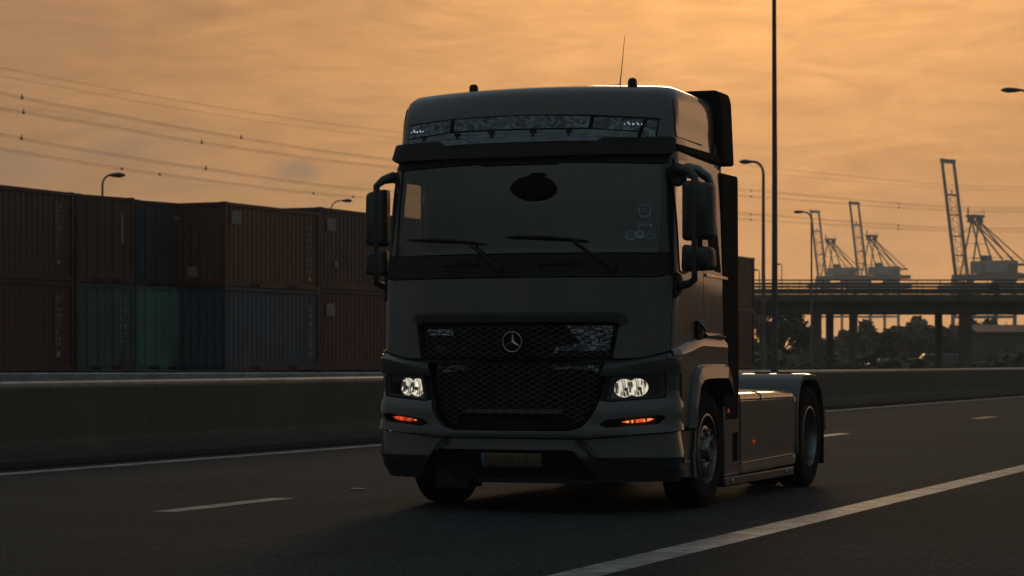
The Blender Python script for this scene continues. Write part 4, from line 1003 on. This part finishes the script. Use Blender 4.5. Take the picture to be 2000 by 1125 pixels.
# --- road bridge
BD = 200
bc = at(1700, 700, BD)
br = empty('road_bridge', (bc.x, bc.y, 0), TH, 'long flat concrete road bridge with steel railings crossing behind the truck', 'bridge')
def Z_(py): return CAMZ + (HOR - py) / FPX * BD
def X_(px): return (px - 1700) / FPX * BD
xa, xb, xr = X_(1150), X_(6600), X_(3300)
mb = MB(); mb.b2(xa, xb, 0, 9, Z_(590), Z_(577)); mb.build('deck', M['conc2'], br)
mb = MB(); mb.b2(xa, xb, -.25, 0, Z_(589), Z_(575)); mb.build('edge_beam', M['conc2'], br)
mb = MB()
for y in (.8, 3.2, 5.6, 8.0): mb.b2(xa, xb, y, y + .55, Z_(611), Z_(590))
mb.build('girders', M['conc2'], br)
for y in (0.1, 8.8):
    mb = MB()
    for py in ((547, 554, 560, 566, 572) if y < 1 else (547, 563)): mb.tube([(xa, y, Z_(py)), (xb, y, Z_(py))], .06 if py < 550 or y > 1 else .095, 5)
    ra = mb.build('railing', M['pole'], br)
    x = xa; post = None
    while x < xr:
        if post is None:
            mb = MB(); mb.b2(-.03, .03, -.03, .03, Z_(576), Z_(547)); post = mb.build('railing_post', M['pole'], ra); po = post
        else:
            po = post.copy(); col.objects.link(po); po.parent = ra
        po.location = (x, y, 0); x += 1.9
for px0, px1, y in ((1590, 1608, 1.0), (1634, 1648, 6.2), (1664, 1678, 1.0), (1854, 1867, 6.2), (1880, 1903, 1.0), (2130, 2148, 1.0), (2175, 2188, 6.2), (1380, 1395, 1), (2420, 2440, 1), (2460, 2475, 6), (2900, 2920, 1), (3400, 3420, 1), (3900, 3920, 1), (4400, 4420, 1), (4900, 4920, 1), (5500, 5520, 1)):
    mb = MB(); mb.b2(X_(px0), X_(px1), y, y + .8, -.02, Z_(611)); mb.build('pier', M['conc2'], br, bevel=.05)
rs_ = empty('round_sign', at(1943, 575, BD - .4).to_tuple(), TH, 'round dark sign disc fixed to the bridge railing', 'sign')
mb = MB(); mb.lathe([(0, .001), (0, .36), (.05, .36), (.05, .001)], axis='Y', n=24); o = mb.build('sign_disc', M['pole'], rs_); o.location = (0, 0, .6)
mb = MB(); mb.b2(-.04, .04, .05, .12, -.1, .9); mb.build('sign_post', M['pole'], rs_)

# --- ship-to-shore cranes with raised booms
def crane(px, py_top, zc, s, label, hs=1.0):
    """px: foot of the raised boom in plan; s: overall scale"""
    b = at(px, 545, zc); e = empty('harbour_crane', (b.x, b.y, 0), TH + R(-45), label, 'crane', 'harbour cranes with raised booms'); gz = b.z
    W = 4.1 * s
    def br_(mb, a, c, w_): mb.tube([a, c], w_ * .62, 4)
    # portal
    mb = MB()
    for x in (0, 20 * s):
        for y in (-W * 1.6, W * 1.6): br_(mb, (x, y, 0), (x, y, gz), 1.3 * s)
        br_(mb, (x, -W * 1.6, gz * .55), (x, W * 1.6, gz * .55), 1.1 * s)
    for y in (-W * 1.6, W * 1.6): br_(mb, (0, y, gz * .55), (20 * s, y, gz * .55), 1.1 * s); br_(mb, (0, y, gz * .55), (20 * s, y, gz * .98), .6 * s)
    mb.build('portal_legs', M['crane'], e)
    mb = MB()
    for y in (-W * 1.6, W * 1.6): mb.box((11 * s, y, gz - 4.2 * s), (36 * s, 1.4 * s, 3.4 * s))
    for x in (0, 20 * s): mb.box((x, 0, gz - 2.4 * s), (1.6 * s, W * 3.2, 3.0 * s))
    mb.build('portal_beam', M['crane'], e)
    mb = MB()
    for y in (-W, W): mb.box((14 * s, y, gz + .6 * s), (32 * s, 1.0 * s, 2.2 * s))
    mb.build('trolley_girder', M['crane'], e)
    mb = MB(); mb.b2(6 * s, 23.5 * s, -W * .9, W * .9, gz + 2.0 * s, gz + 6.8 * s * hs); mb.build('machinery_house', M['cranehouse'], e, bevel=.3)
    mb = MB(); mb.tube([(7 * s, -W * .9, gz + 7.8 * s * hs), (28 * s, -W * .9, gz + 7.8 * s * hs)], .1 * s, 4); mb.b2(10 * s, 12.5 * s, -2 * s, 2 * s, gz + 6.8 * s * hs, gz + 9 * s * hs); mb.b2(23 * s, 29 * s, -W * .8, W * .8, gz + 4.6 * s * hs, gz + 5.4 * s * hs); mb.build('house_rail', M['crane'], e)
    # boom, nearly upright
    Lb = (545 - py_top) / FPX * zc - 0
    bx = lambda t: -t * .105 * Lb * 1.42; bz = lambda t: gz + t * Lb
    mb = MB()
    for y in (-W, W): mb.tube([(bx(0), y, bz(-.03)), (bx(1), y * .98, bz(1))], [.75 * s, .62 * s], 4)
    for t in (.20, .36, .54, .71, .985): br_(mb, (bx(t), -W, bz(t)), (bx(t), W, bz(t)), .55 * s if t < .7 else .8 * s)
    br_(mb, (bx(1), -W * 1.15, bz(1.0)), (bx(1), W * 1.15, bz(1.0)), 1.3 * s)
    for y in (-1, 1): br_(mb, (bx(.97), y * W, bz(.97)), (bx(1.02), y * W * .8, bz(1.015)), .9 * s)
    mb.build('boom', M['crane'], e)
    mb = MB(); n = 16
    for i in range(n):
        t0 = .04 + i * .042; t1 = t0 + .042; y0 = -W if i % 2 else W
        br_(mb, (bx(t0), y0 * .6, bz(t0)), (bx(t1), -y0 * .6, bz(t1)), .18 * s)
        mb.box((bx(t0), W * .86, bz(t0)), (.7 * s, .7 * s, .3 * s))
    for y in (-.45, .45): br_(mb, (bx(.0), W * y, bz(0)), (bx(.70), W * y, bz(.7)), .16 * s)
    br_(mb, (bx(.71), 0, bz(.71)), (bx(.75), 0, bz(.755)), .4 * s)
    mb.build('boom_lattice', M['crane'], e)
    # A-frame with backstays
    az = gz + 23 * s; ax = 6.0 * s; mb = MB()
    for y in (-W * .8, W * .8):
        br_(mb, (1.5 * s, y * 1.2, gz + 1), (ax, y * .75, az), .55 * s); br_(mb, (13 * s, y * 1.2, gz + 2), (ax, y * .75, az), .55 * s)
        br_(mb, (ax, y * .7, az), (21 * s, y, gz + 7 * s * hs), .55 * s)
        br_(mb, (ax, y * .7, az), (28 * s, y, gz + 5 * s * hs), .45 * s)
        for t in (.35, .6, .8): br_(mb, (1.5 * s + (ax - 1.5 * s) * t, y, gz + (az - gz) * t), (13 * s + (ax - 13 * s) * t, y, gz + (az - gz) * t), .2 * s)
    br_(mb, (bx(.36), 0, bz(.36)), (ax, 0, az - 1.5 * s), .2 * s)
    mb.build('a_frame', M['crane'], e)
    mb = MB(); mb.box((ax, 0, az + 1.7 * s), (4.4 * s, W * 1.7, .9 * s)); mb.box((ax, 0, az - .6 * s), (3.4 * s, W * 1.5, .6 * s))
    for y in (-W * .7, W * .7): mb.box((ax, y, az + .5 * s), (3 * s, .8 * s, 2.2 * s))
    mb.tube([(ax - 2 * s, -W * .5, az + 2 * s), (ax - 2 * s, -W * .5, az + 5 * s)], .3 * s, 4); mb.tube([(ax + 1.5 * s, W * .9, az + 2 * s), (ax + 1.5 * s, W * .9, az + 4.6 * s)], .1 * s, 4)
    mb.tube([(ax - 2 * s, -W * .8, az + 3.2 * s), (ax + 2 * s, W * .9, az + 3.2 * s)], .1 * s, 4); mb.build('apex_head', M['crane'], e)
    return e
crane(1880, 312, 980, 1.0, 'nearest and tallest harbour crane with raised boom, rightmost above the bridge')
crane(1686, 395, 1250, .88, 'middle harbour crane with raised boom, between two other cranes')
crane(1607, 412, 1330, .86, 'smallest harbour crane with raised boom, leftmost of the three above the bridge')

# --- street lamps
def lamp(px, py_head, zc, head_px, label, r0=.075, r1=.045, m='pole', base=0., head=True, hl=.85):
    zc_ = zc; b = at(px, HOR, zc); hz_ = CAMZ + (HOR - py_head) / FPX * zc
    e = empty('street_lamp', (b.x, b.y, base), TH, label, 'street lamp'); dx = (head_px - px) / FPX * zc
    sg = 1 if dx > 0 else -1; H_ = hz_ - base; mb = MB(); c = min(abs(dx) * .55, 1.1)
    pts = [(0, 0, 0), (0, 0, H_ * .5), (0, 0, H_ - c * 1.25)] + [(sg * c * (1 - math.cos(t)), 0, H_ - c * 1.25 + c * 1.25 * math.sin(t)) for t in [R(22), R(45), R(68), R(86)]] + [(dx - sg * hl * .4, 0, H_ + .02)]
    rs_ = [r0, (r0 + r1) / 2, r1] + [r1 * .9] * 4 + [r1 * .6]; mb.tube(pts, rs_, 10); mb.build('lamp_pole', M[m], e, 60)
    mb = MB(); mb.lathe([(-hl / 2, .01), (-hl * .42, .07), (-hl * .15, .125), (hl * .2, .10), (hl / 2, .05)], axis='X', n=12, flip=-sg); mb.v = [(x, y * 1.3, z * .8) for x, y, z in mb.v]
    o = mb.build('lamp_head', M['pole'], e, 50); o.location = (dx, 0, H_)
    return e
lamp(200, 342, 92, 229, 'curved street lamp rising behind the orange-brown container', .06, .042, 'polelt', .9, hl=.62)
lamp(1491, 316, 100, 1457, 'pale curved street lamp just left of the tall dark pole', .09, .06, 'polelt', hl=.55)
lamp(2016, 176, 88, 1975, 'street lamp whose head reaches in at the right edge of the picture', hl=.75)
lamp(1585, 414, 150, 1560, 'small street lamp in front of the leftmost crane', .07, .05, 'polelt', hl=.65)
lamp(645, 392, 130, 678, 'distant street lamp head above the red-brown container near the truck', .05, .04, 'polelt', 0, hl=.55)
b = at(1513, HOR, 62); tp = empty('tall_lamp_mast', (b.x, b.y, 0), TH, 'tall dark lamp mast rising out of the picture right of the truck', 'lamp mast')
mb = MB(); mb.tube([(0, 0, 0), (0, 0, 1.2), (0, 0, 1.25), (0, 0, 6), (-.02, 0, 12.5)], [.098, .095, .078, .066, .045], 14); mb.build('mast_pole', M['pole'], tp, 60)
mb = MB(); mb.tube([(-.02, 0, 12.45), (.5, 0, 12.7), (1.6, 0, 12.8)], .035, 8); mb.build('mast_arm', M['pole'], tp)
mb = MB(); mb.lathe([(-.4, .01), (-.3, .1), (0, .13), (.4, .06)], c=(1.9, 0, 12.8), axis='X', n=12); mb.build('lamp_head', M['pole'], tp, 50)
for px, py, zc, lab in ((1524, 516, 260, 'thin far lamp post just right of the tall dark mast'), (1480, 527, 240, 'far lamp post tip beside the orange-brown container')):
    lamp(px + 3, py, zc, px - 4, lab, .06, .05, 'polelt', hl=.5)

# --- overhead power lines
def curve_pts(ctrl, n=10):
    out = []
    P_ = [ctrl[0]] + list(ctrl) + [ctrl[-1]]
    for i in range(1, len(P_) - 2):
        for k in range(n):
            t = k / n; p0_, p1_, p2_, p3_ = (Vector(P_[i + j]) for j in (-1, 0, 1, 2))
            out.append(.5 * (2 * p1_ + (p2_ - p0_) * t + (2 * p0_ - 5 * p1_ + 4 * p2_ - p3_) * t * t + (3 * p1_ - 3 * p2_ + p3_ - p0_) * t ** 3))
    return out + [Vector(ctrl[-1])]
dep = lambda px: 240 + 190 * max(0, min(1.2, px / 2000)) if px > 0 else 240 + .095 * px
LN = [('uppermost faint', [(-260, 78), (0, 132), (400, 205), (778, 258), (1434, 321), (1800, 357), (2000, 366), (2200, 371)], .016, 0, []),
      ('second faint', [(-260, 100), (0, 148), (400, 220), (778, 270), (1434, 333), (1800, 365), (2000, 373), (2200, 377)], .013, 0, []),
      ('third', [(-260, 118), (42, 189), (200, 219), (400, 256), (778, 312), (1434, 368), (1800, 400), (2000, 406), (2200, 408)], .022, 1, [43, 471]),
      ('fourth', [(-260, 162), (45, 218), (200, 243), (400, 278), (778, 327), (1434, 380), (1800, 407), (2000, 412), (2200, 413)], .021, 1, [46, 394]),
      ('fifth', [(-260, 205), (42, 269), (200, 297), (400, 328), (729, 370), (1434, 415), (1800, 442), (2000, 446), (2200, 447)], .022, 1, [42, 402]),
      ('lowest', [(-260, 247), (0, 289), (200, 322), (400, 350), (729, 386), (1434, 426), (1800, 448), (2000, 452), (2200, 453)], .020, 1, [238, 312, 612, 690])]
for nm, ctrl, r_, tw, sps in LN:
    pts = [at(x, y, dep(x)) for x, y in curve_pts([(x, y, 0) for x, y in ctrl])] if 0 else None
    cp = curve_pts([(x, y, 0) for x, y in ctrl], 8)
    mb = MB(); P3 = [at(p.x, p.y, dep(p.x)) for p in cp]
    mb.tube(P3, r_, 5)
    e = mb.build('power_line', M['wire']); tag(e, nm + ' of the six overhead power lines crossing the orange sky, counted from the top', 'power line', 'overhead power lines')
    if tw:
        mb = MB(); mb.tube([p - Vector((0, 0, .20)) for p in P3], r_ * .85, 5); mb.build('second_conductor', M['wire'], e)
    for k in sps + [1467, 1755]:
        y = None
        for a, b in zip(cp, cp[1:]):
            if a.x <= k <= b.x: y = a.y + (b.y - a.y) * (k - a.x) / (b.x - a.x)
        if y is None: continue
        p = at(k, y, dep(k)); mb = MB(); mb.box((p.x, p.y, p.z - .1 * tw), (.26, .1, .05 + .2 * tw), rz=TH)
        if tw: mb.box((p.x, p.y, p.z + .15), (.10, .04, .30), rz=TH) if k in (43, 46, 42, 471, 402, 394) else None
        mb.build('line_spacer', M['galv'] if 0 else M['wire'], e)

# --- trees and bushes beyond the bridge
def leafmat(name, c):
    m = D.materials.new(name); m.use_nodes = True; t = NT(m.node_tree); p = m.node_tree.nodes['Principled BSDF']
    tc = t.n('ShaderNodeTexCoord').outputs['Object']
    col_ = t.mix(t.ramp(t.noise(tc, 1.3, 4, .6), [(.35, 0.), (.65, 1.)]), tuple(x * .55 for x in c), tuple(x * 1.4 for x in c))
    t.lk(col_, p.inputs['Base Color']); p.inputs['Roughness'].default_value = .7
    return m
M['leafA'] = leafmat('foliage_dark', (.040, .055, .025)); M['leafB'] = leafmat('foliage_olive', (.060, .062, .030)); M['bark'] = mat('bark', (.05, .04, .03), .9, bump=.4)
def tree(p, h, r, seed, label, m, name='tree', squat=1.0, group='trees beyond the bridge', leaves=900, ls=.45):
    rr = random.Random(seed); e = empty(name, (p.x, p.y, 0), rr.uniform(0, 6), label, 'tree' if name == 'tree' else 'bush', group)
    mb = MB(); th = h * .45 if name == 'tree' else h * .25
    mb.tube([(0, 0, -.1), (.1, 0, th * .5), (0, .1, th), (.1, 0, h * .8)], [r * .09, r * .07, r * .055, .03], 7)
    cl = []
    for k in range(14):
        a = rr.uniform(0, 6.28); f = rr.uniform(.25, .85); zz_ = th * .75 + (h - th * .75) * rr.uniform(.05, .92)
        wz = 1 - abs((zz_ - h * .55) / (h * .6)) ** 1.5; q_ = Vector((math.cos(a) * r * f * wz, math.sin(a) * r * f * wz, zz_)); cl.append((q_, r * rr.uniform(.22, .46)))
        mb.tube([(0, 0, max(th * .6, zz_ - r * .7)), q_ * .6 + Vector((0, 0, zz_ * .38)), q_], [r * .035, r * .02, .02], 5)
    mb.build('trunk', M['bark'], e)
    mb = MB()
    for k in range(leaves):
        c, cr = cl[rr.randrange(len(cl))]; d = Vector((rr.gauss(0, 1), rr.gauss(0, 1), rr.gauss(0, .8))); d = d.normalized() * cr * rr.uniform(.3, 1.08); q_ = c + d
        if q_.z < .1: q_.z = .1 + rr.random() * .4
        u = Vector((rr.gauss(0, 1), rr.gauss(0, 1), rr.gauss(0, 1))).normalized() * ls * rr.uniform(.5, 1.1); v_ = u.cross(Vector((rr.gauss(0, 1), rr.gauss(0, 1), rr.gauss(0, 1)))).normalized() * ls * rr.uniform(.25, .5)
        mb.add([q_ - u, q_ + v_, q_ + u, q_ - v_], [(0, 1, 2, 3)])
    mb.build('crown', m, e, norm=False); return e
tree(at(1528, 700, 235), 7.2, 2.9, 1, 'large dark leafy tree beyond the bridge beside the tall mast', M['leafA'], leaves=2200, ls=.4)
tree(at(1484, 700, 262), 6.0, 2.0, 2, 'narrow dark tree beyond the bridge beside the container stack', M['leafA'], leaves=1200)
tree(at(1580, 700, 300), 5.2, 2.2, 3, 'small tree between the big dark tree and the first bridge pier', M['leafB'], leaves=900)
spots = [(1690, 272, 3.6, 2.2), (1722, 300, 4.4, 2.0), (1738, 258, 4.2, 1.6), (1765, 310, 4.6, 2.6), (1800, 290, 4.9, 2.6), (1822, 330, 5.6, 2.4), (1845, 300, 4.6, 2.2), (1700, 360, 4.6, 3.0), (1780, 380, 5.2, 3.4), (1625, 330, 3.6, 2.0), (1920, 300, 5.6, 2.8), (1955, 320, 5.0, 2.6), (1990, 300, 4.6, 2.4)]
side_ = ['leftmost', 'second from the left', 'third from the left', 'fourth from the left', 'fifth from the left', 'sixth from the left', 'seventh from the left', 'eighth from the left', 'ninth from the left', 'tenth from the left', 'third from the right', 'second from the right', 'rightmost']
for rank, (px, zc, h, r_) in enumerate(sorted(spots)):
    tree(at(px, 700, zc), h, r_, 20 + rank, 'low dusky tree seen under the bridge, ' + side_[rank] + ' of its row', M['leafB'] if rank % 2 else M['leafA'], leaves=800, ls=.42, group='low trees seen under the bridge')
# mass of scrub that cannot be told apart
rr = random.Random(5); mb = MB()
for k in range(9000):
    px = rr.uniform(1430, 3100); zc = rr.uniform(215, 330); p = at(px, 700, zc); hgt = .5 + 1.5 * (0.5 + .5 * math.sin(px * .021 + math.sin(px * .006) * 3)); z = rr.uniform(0, hgt) + .1
    u = Vector((rr.gauss(0, 1), rr.gauss(0, 1), rr.gauss(0, .7))).normalized() * rr.uniform(.4, .9); v_ = u.cross(Vector((rr.gauss(0, 1), rr.gauss(0, 1), rr.gauss(0, 1)))).normalized() * rr.uniform(.2, .5); q_ = Vector((p.x, p.y, z))
    mb.add([q_ - u, q_ + v_, q_ + u, q_ - v_], [(0, 1, 2, 3)])
tag(mb.build('scrub', M['leafA'], norm=False), 'low dark scrub covering the ground under and beyond the bridge', 'scrub', kind='stuff')
rr = random.Random(9); mb = MB()
for k in range(7000):
    px = rr.uniform(700, 3600); zc = rr.uniform(520, 640); p = at(px, 700, zc); hgt = 4.5 + 3.0 * math.sin(px * .011) + 2 * math.sin(px * .037 + 1); z = rr.uniform(0, max(1, hgt))
    u = Vector((rr.gauss(0, 1), rr.gauss(0, 1), rr.gauss(0, .7))).normalized() * rr.uniform(1.0, 2.2); v_ = u.cross(Vector((rr.gauss(0, 1), rr.gauss(0, 1), rr.gauss(0, 1)))).normalized() * rr.uniform(.5, 1.2); q_ = Vector((p.x, p.y, z))
    mb.add([q_ - u, q_ + v_, q_ + u, q_ - v_], [(0, 1, 2, 3)])
tag(mb.build('far_wood', M['leafA'], norm=False), 'far low band of trees along the horizon beyond the bridge', 'wood', kind='stuff')

rr = random.Random(14); mb = MB()
for k in range(11000):
    px = rr.uniform(1560, 2300); zc = rr.uniform(335, 370); p = at(px, 700, zc); top = 6.0 + .9 * math.sin(px * .05) + .6 * math.sin(px * .13 + 1); 
    if px < 1680: top *= .75
    z = rr.uniform(0, top)
    u = Vector((rr.gauss(0, 1), rr.gauss(0, 1), rr.gauss(0, .7))).normalized() * rr.uniform(.5, 1.0); v_ = u.cross(Vector((rr.gauss(0, 1), rr.gauss(0, 1), rr.gauss(0, 1)))).normalized() * rr.uniform(.3, .6); q_ = Vector((p.x, p.y, z))
    mb.add([q_ - u, q_ + v_, q_ + u, q_ - v_], [(0, 1, 2, 3)])
tag(mb.build('hedge_belt', M['leafB'], norm=False), 'dim ragged belt of growth filling the view under the bridge', 'wood', kind='stuff')
rr = random.Random(12); mb = MB()  # unseen trees added beyond the frame, a dark reflection for the lower cab side
for k in range(9000):
    px = rr.uniform(2300, 7200); zc = rr.uniform(215, 300); p = at(px, 700, zc); z = rr.uniform(0, 9.5 + 1.5 * math.sin(px * .009) + 1.0 * math.sin(px * .031)) 
    u = Vector((rr.gauss(0, 1), rr.gauss(0, 1), rr.gauss(0, .7))).normalized() * rr.uniform(1.0, 2.0); v_ = u.cross(Vector((rr.gauss(0, 1), rr.gauss(0, 1), rr.gauss(0, 1)))).normalized() * rr.uniform(.6, 1.2); q_ = Vector((p.x, p.y, z))
    mb.add([q_ - u, q_ + v_, q_ + u, q_ - v_], [(0, 1, 2, 3)])
tag(mb.build('reflection_wood', M['leafA'], norm=False), 'unseen belt of trees added off to the right to darken the cab side reflection', 'wood', kind='stuff')

# --- things under the bridge: warehouse, red container, parked cars
wh = at(1985, 700, 285); e = empty('warehouse', (wh.x, wh.y, 0), TH, 'long dark low warehouse under the right end of the bridge', 'warehouse')
mb = MB(); mb.b2(-4.2, 40, 0, 14, 0, 4.6); mb.build('warehouse_wall', M['conc2'], e)
mb = MB(); mb.add([(-4.6, -.3, 4.55), (40.4, -.3, 4.55), (40.4, 14.3, 4.55), (-4.6, 14.3, 4.55), (-4.6, 7, 5.5), (40.4, 7, 5.5)], [(0, 1, 5, 4), (2, 3, 4, 5), (0, 4, 3), (1, 2, 5)]); mb.build('warehouse_roof', M['frame'], e)
for x in (0, 6, 12, 18, 24): mb = MB(); mb.b2(x, x + 3, -.05, 0, 0, 3.2); mb.build('roller_door', M['polelt'], e)
rc = at(1688, 700, 300)
container(rc, TH, .05, 6.06, 2.44, 2.59, (.22, .012, .010), 'small bright red container standing alone under the bridge', group='stacked shipping containers')
rc = at(1950, 700, 262)
e = empty('road_sign', (rc.x, rc.y, 0), TH, 'pale low rectangular board on posts under the bridge at the right', 'sign')
mb = MB(); mb.b2(-1.3, 1.1, 0, .06, 1.0, 1.9); mb.build('sign_board', M['cranehouse'], e); mb = MB(); mb.b2(-1.0, -.9, .07, .15, 0, 1.9); mb.b2(.7, .8, .07, .15, 0, 1.9); mb.build('sign_posts', M['pole'], e)
def car(p, yaw, c, label, van=False):
    e = empty('parked_car', (p.x, p.y, 0), yaw, label, 'car', 'cars parked beyond the bridge')
    pr = [(-2.1, .35), (-2.15, .75), (-1.95, .95), (-1.2, 1.02), (-.6, 1.42), (.9, 1.45), (1.55, 1.02), (2.1, .92), (2.15, .4)] if not van else [(-2.4, .35), (-2.45, .9), (-2.2, 1.15), (-1.6, 1.85), (2.3, 1.9), (2.4, .4)]
    mb = MB(); mb.prism(pr, lambda u, v_, d: (u, d * (1 - .10 * max(0, v_ - .95)), v_), -.86, .86); mb.build('car_body', c, e, bevel=.06)
    gl_ = [(-1.1, 1.04), (-.58, 1.37), (.85, 1.39), (1.4, 1.04)] if not van else [(-2.0, 1.2), (-1.6, 1.7), (-.6, 1.7), (-.6, 1.2)]
    mb = MB(); mb.prism(gl_, lambda u, v_, d: (u, d, v_), -.875, .875); mb.build('car_window', M['gloss'], e)
    for x in (-1.35, 1.35):
        for y in (-.8, .8): mb = MB(); mb.lathe([(-.1, .001), (-.1, .3), (-.08, .33), (.08, .33), (.1, .3), (.1, .001)], c=(x, y, .33), axis='Y', n=16); mb.build('wheel', M['rubber'], e)
M['carsilver'] = mat('car_silver', (.11, .115, .12), .25, .7, .6); M['cardark'] = mat('car_dark', (.04, .045, .05), .25, .3, .6); M['carred'] = mat('car_red', (.10, .012, .01), .25, .2, .6)
car(at(1730, 700, 222), TH, M['carsilver'], 'silver car parked under the bridge beside the middle piers')
car(at(1782, 700, 224), TH, M['cardark'], 'dark car parked under the bridge right of the silver car')
car(at(1838, 700, 226), TH, M['carsilver'], 'silver van parked under the bridge between the two pier pairs', True)
car(at(1622, 700, 226), TH, M['carred'], 'red car parked between the two leftmost bridge piers')

# --- haze over the whole scene
HZ = True
if HZ:
    hm = D.materials.new('haze'); hm.use_nodes = True; t = NT(hm.node_tree); hm.node_tree.nodes.clear()
    o_ = t.n('ShaderNodeOutputMaterial'); pv = t.n('ShaderNodeVolumePrincipled'); pv.inputs['Color'].default_value = (.84, .86, .86, 1); pv.inputs['Density'].default_value = .00042; pv.inputs['Anisotropy'].default_value = .3
    t.lk(pv.outputs[0], o_.inputs[1])
    mb = MB(); mb.box((-250, 720, 59), (1500, 1560, 122))
    tag(mb.build('haze', hm), kind='stuff')
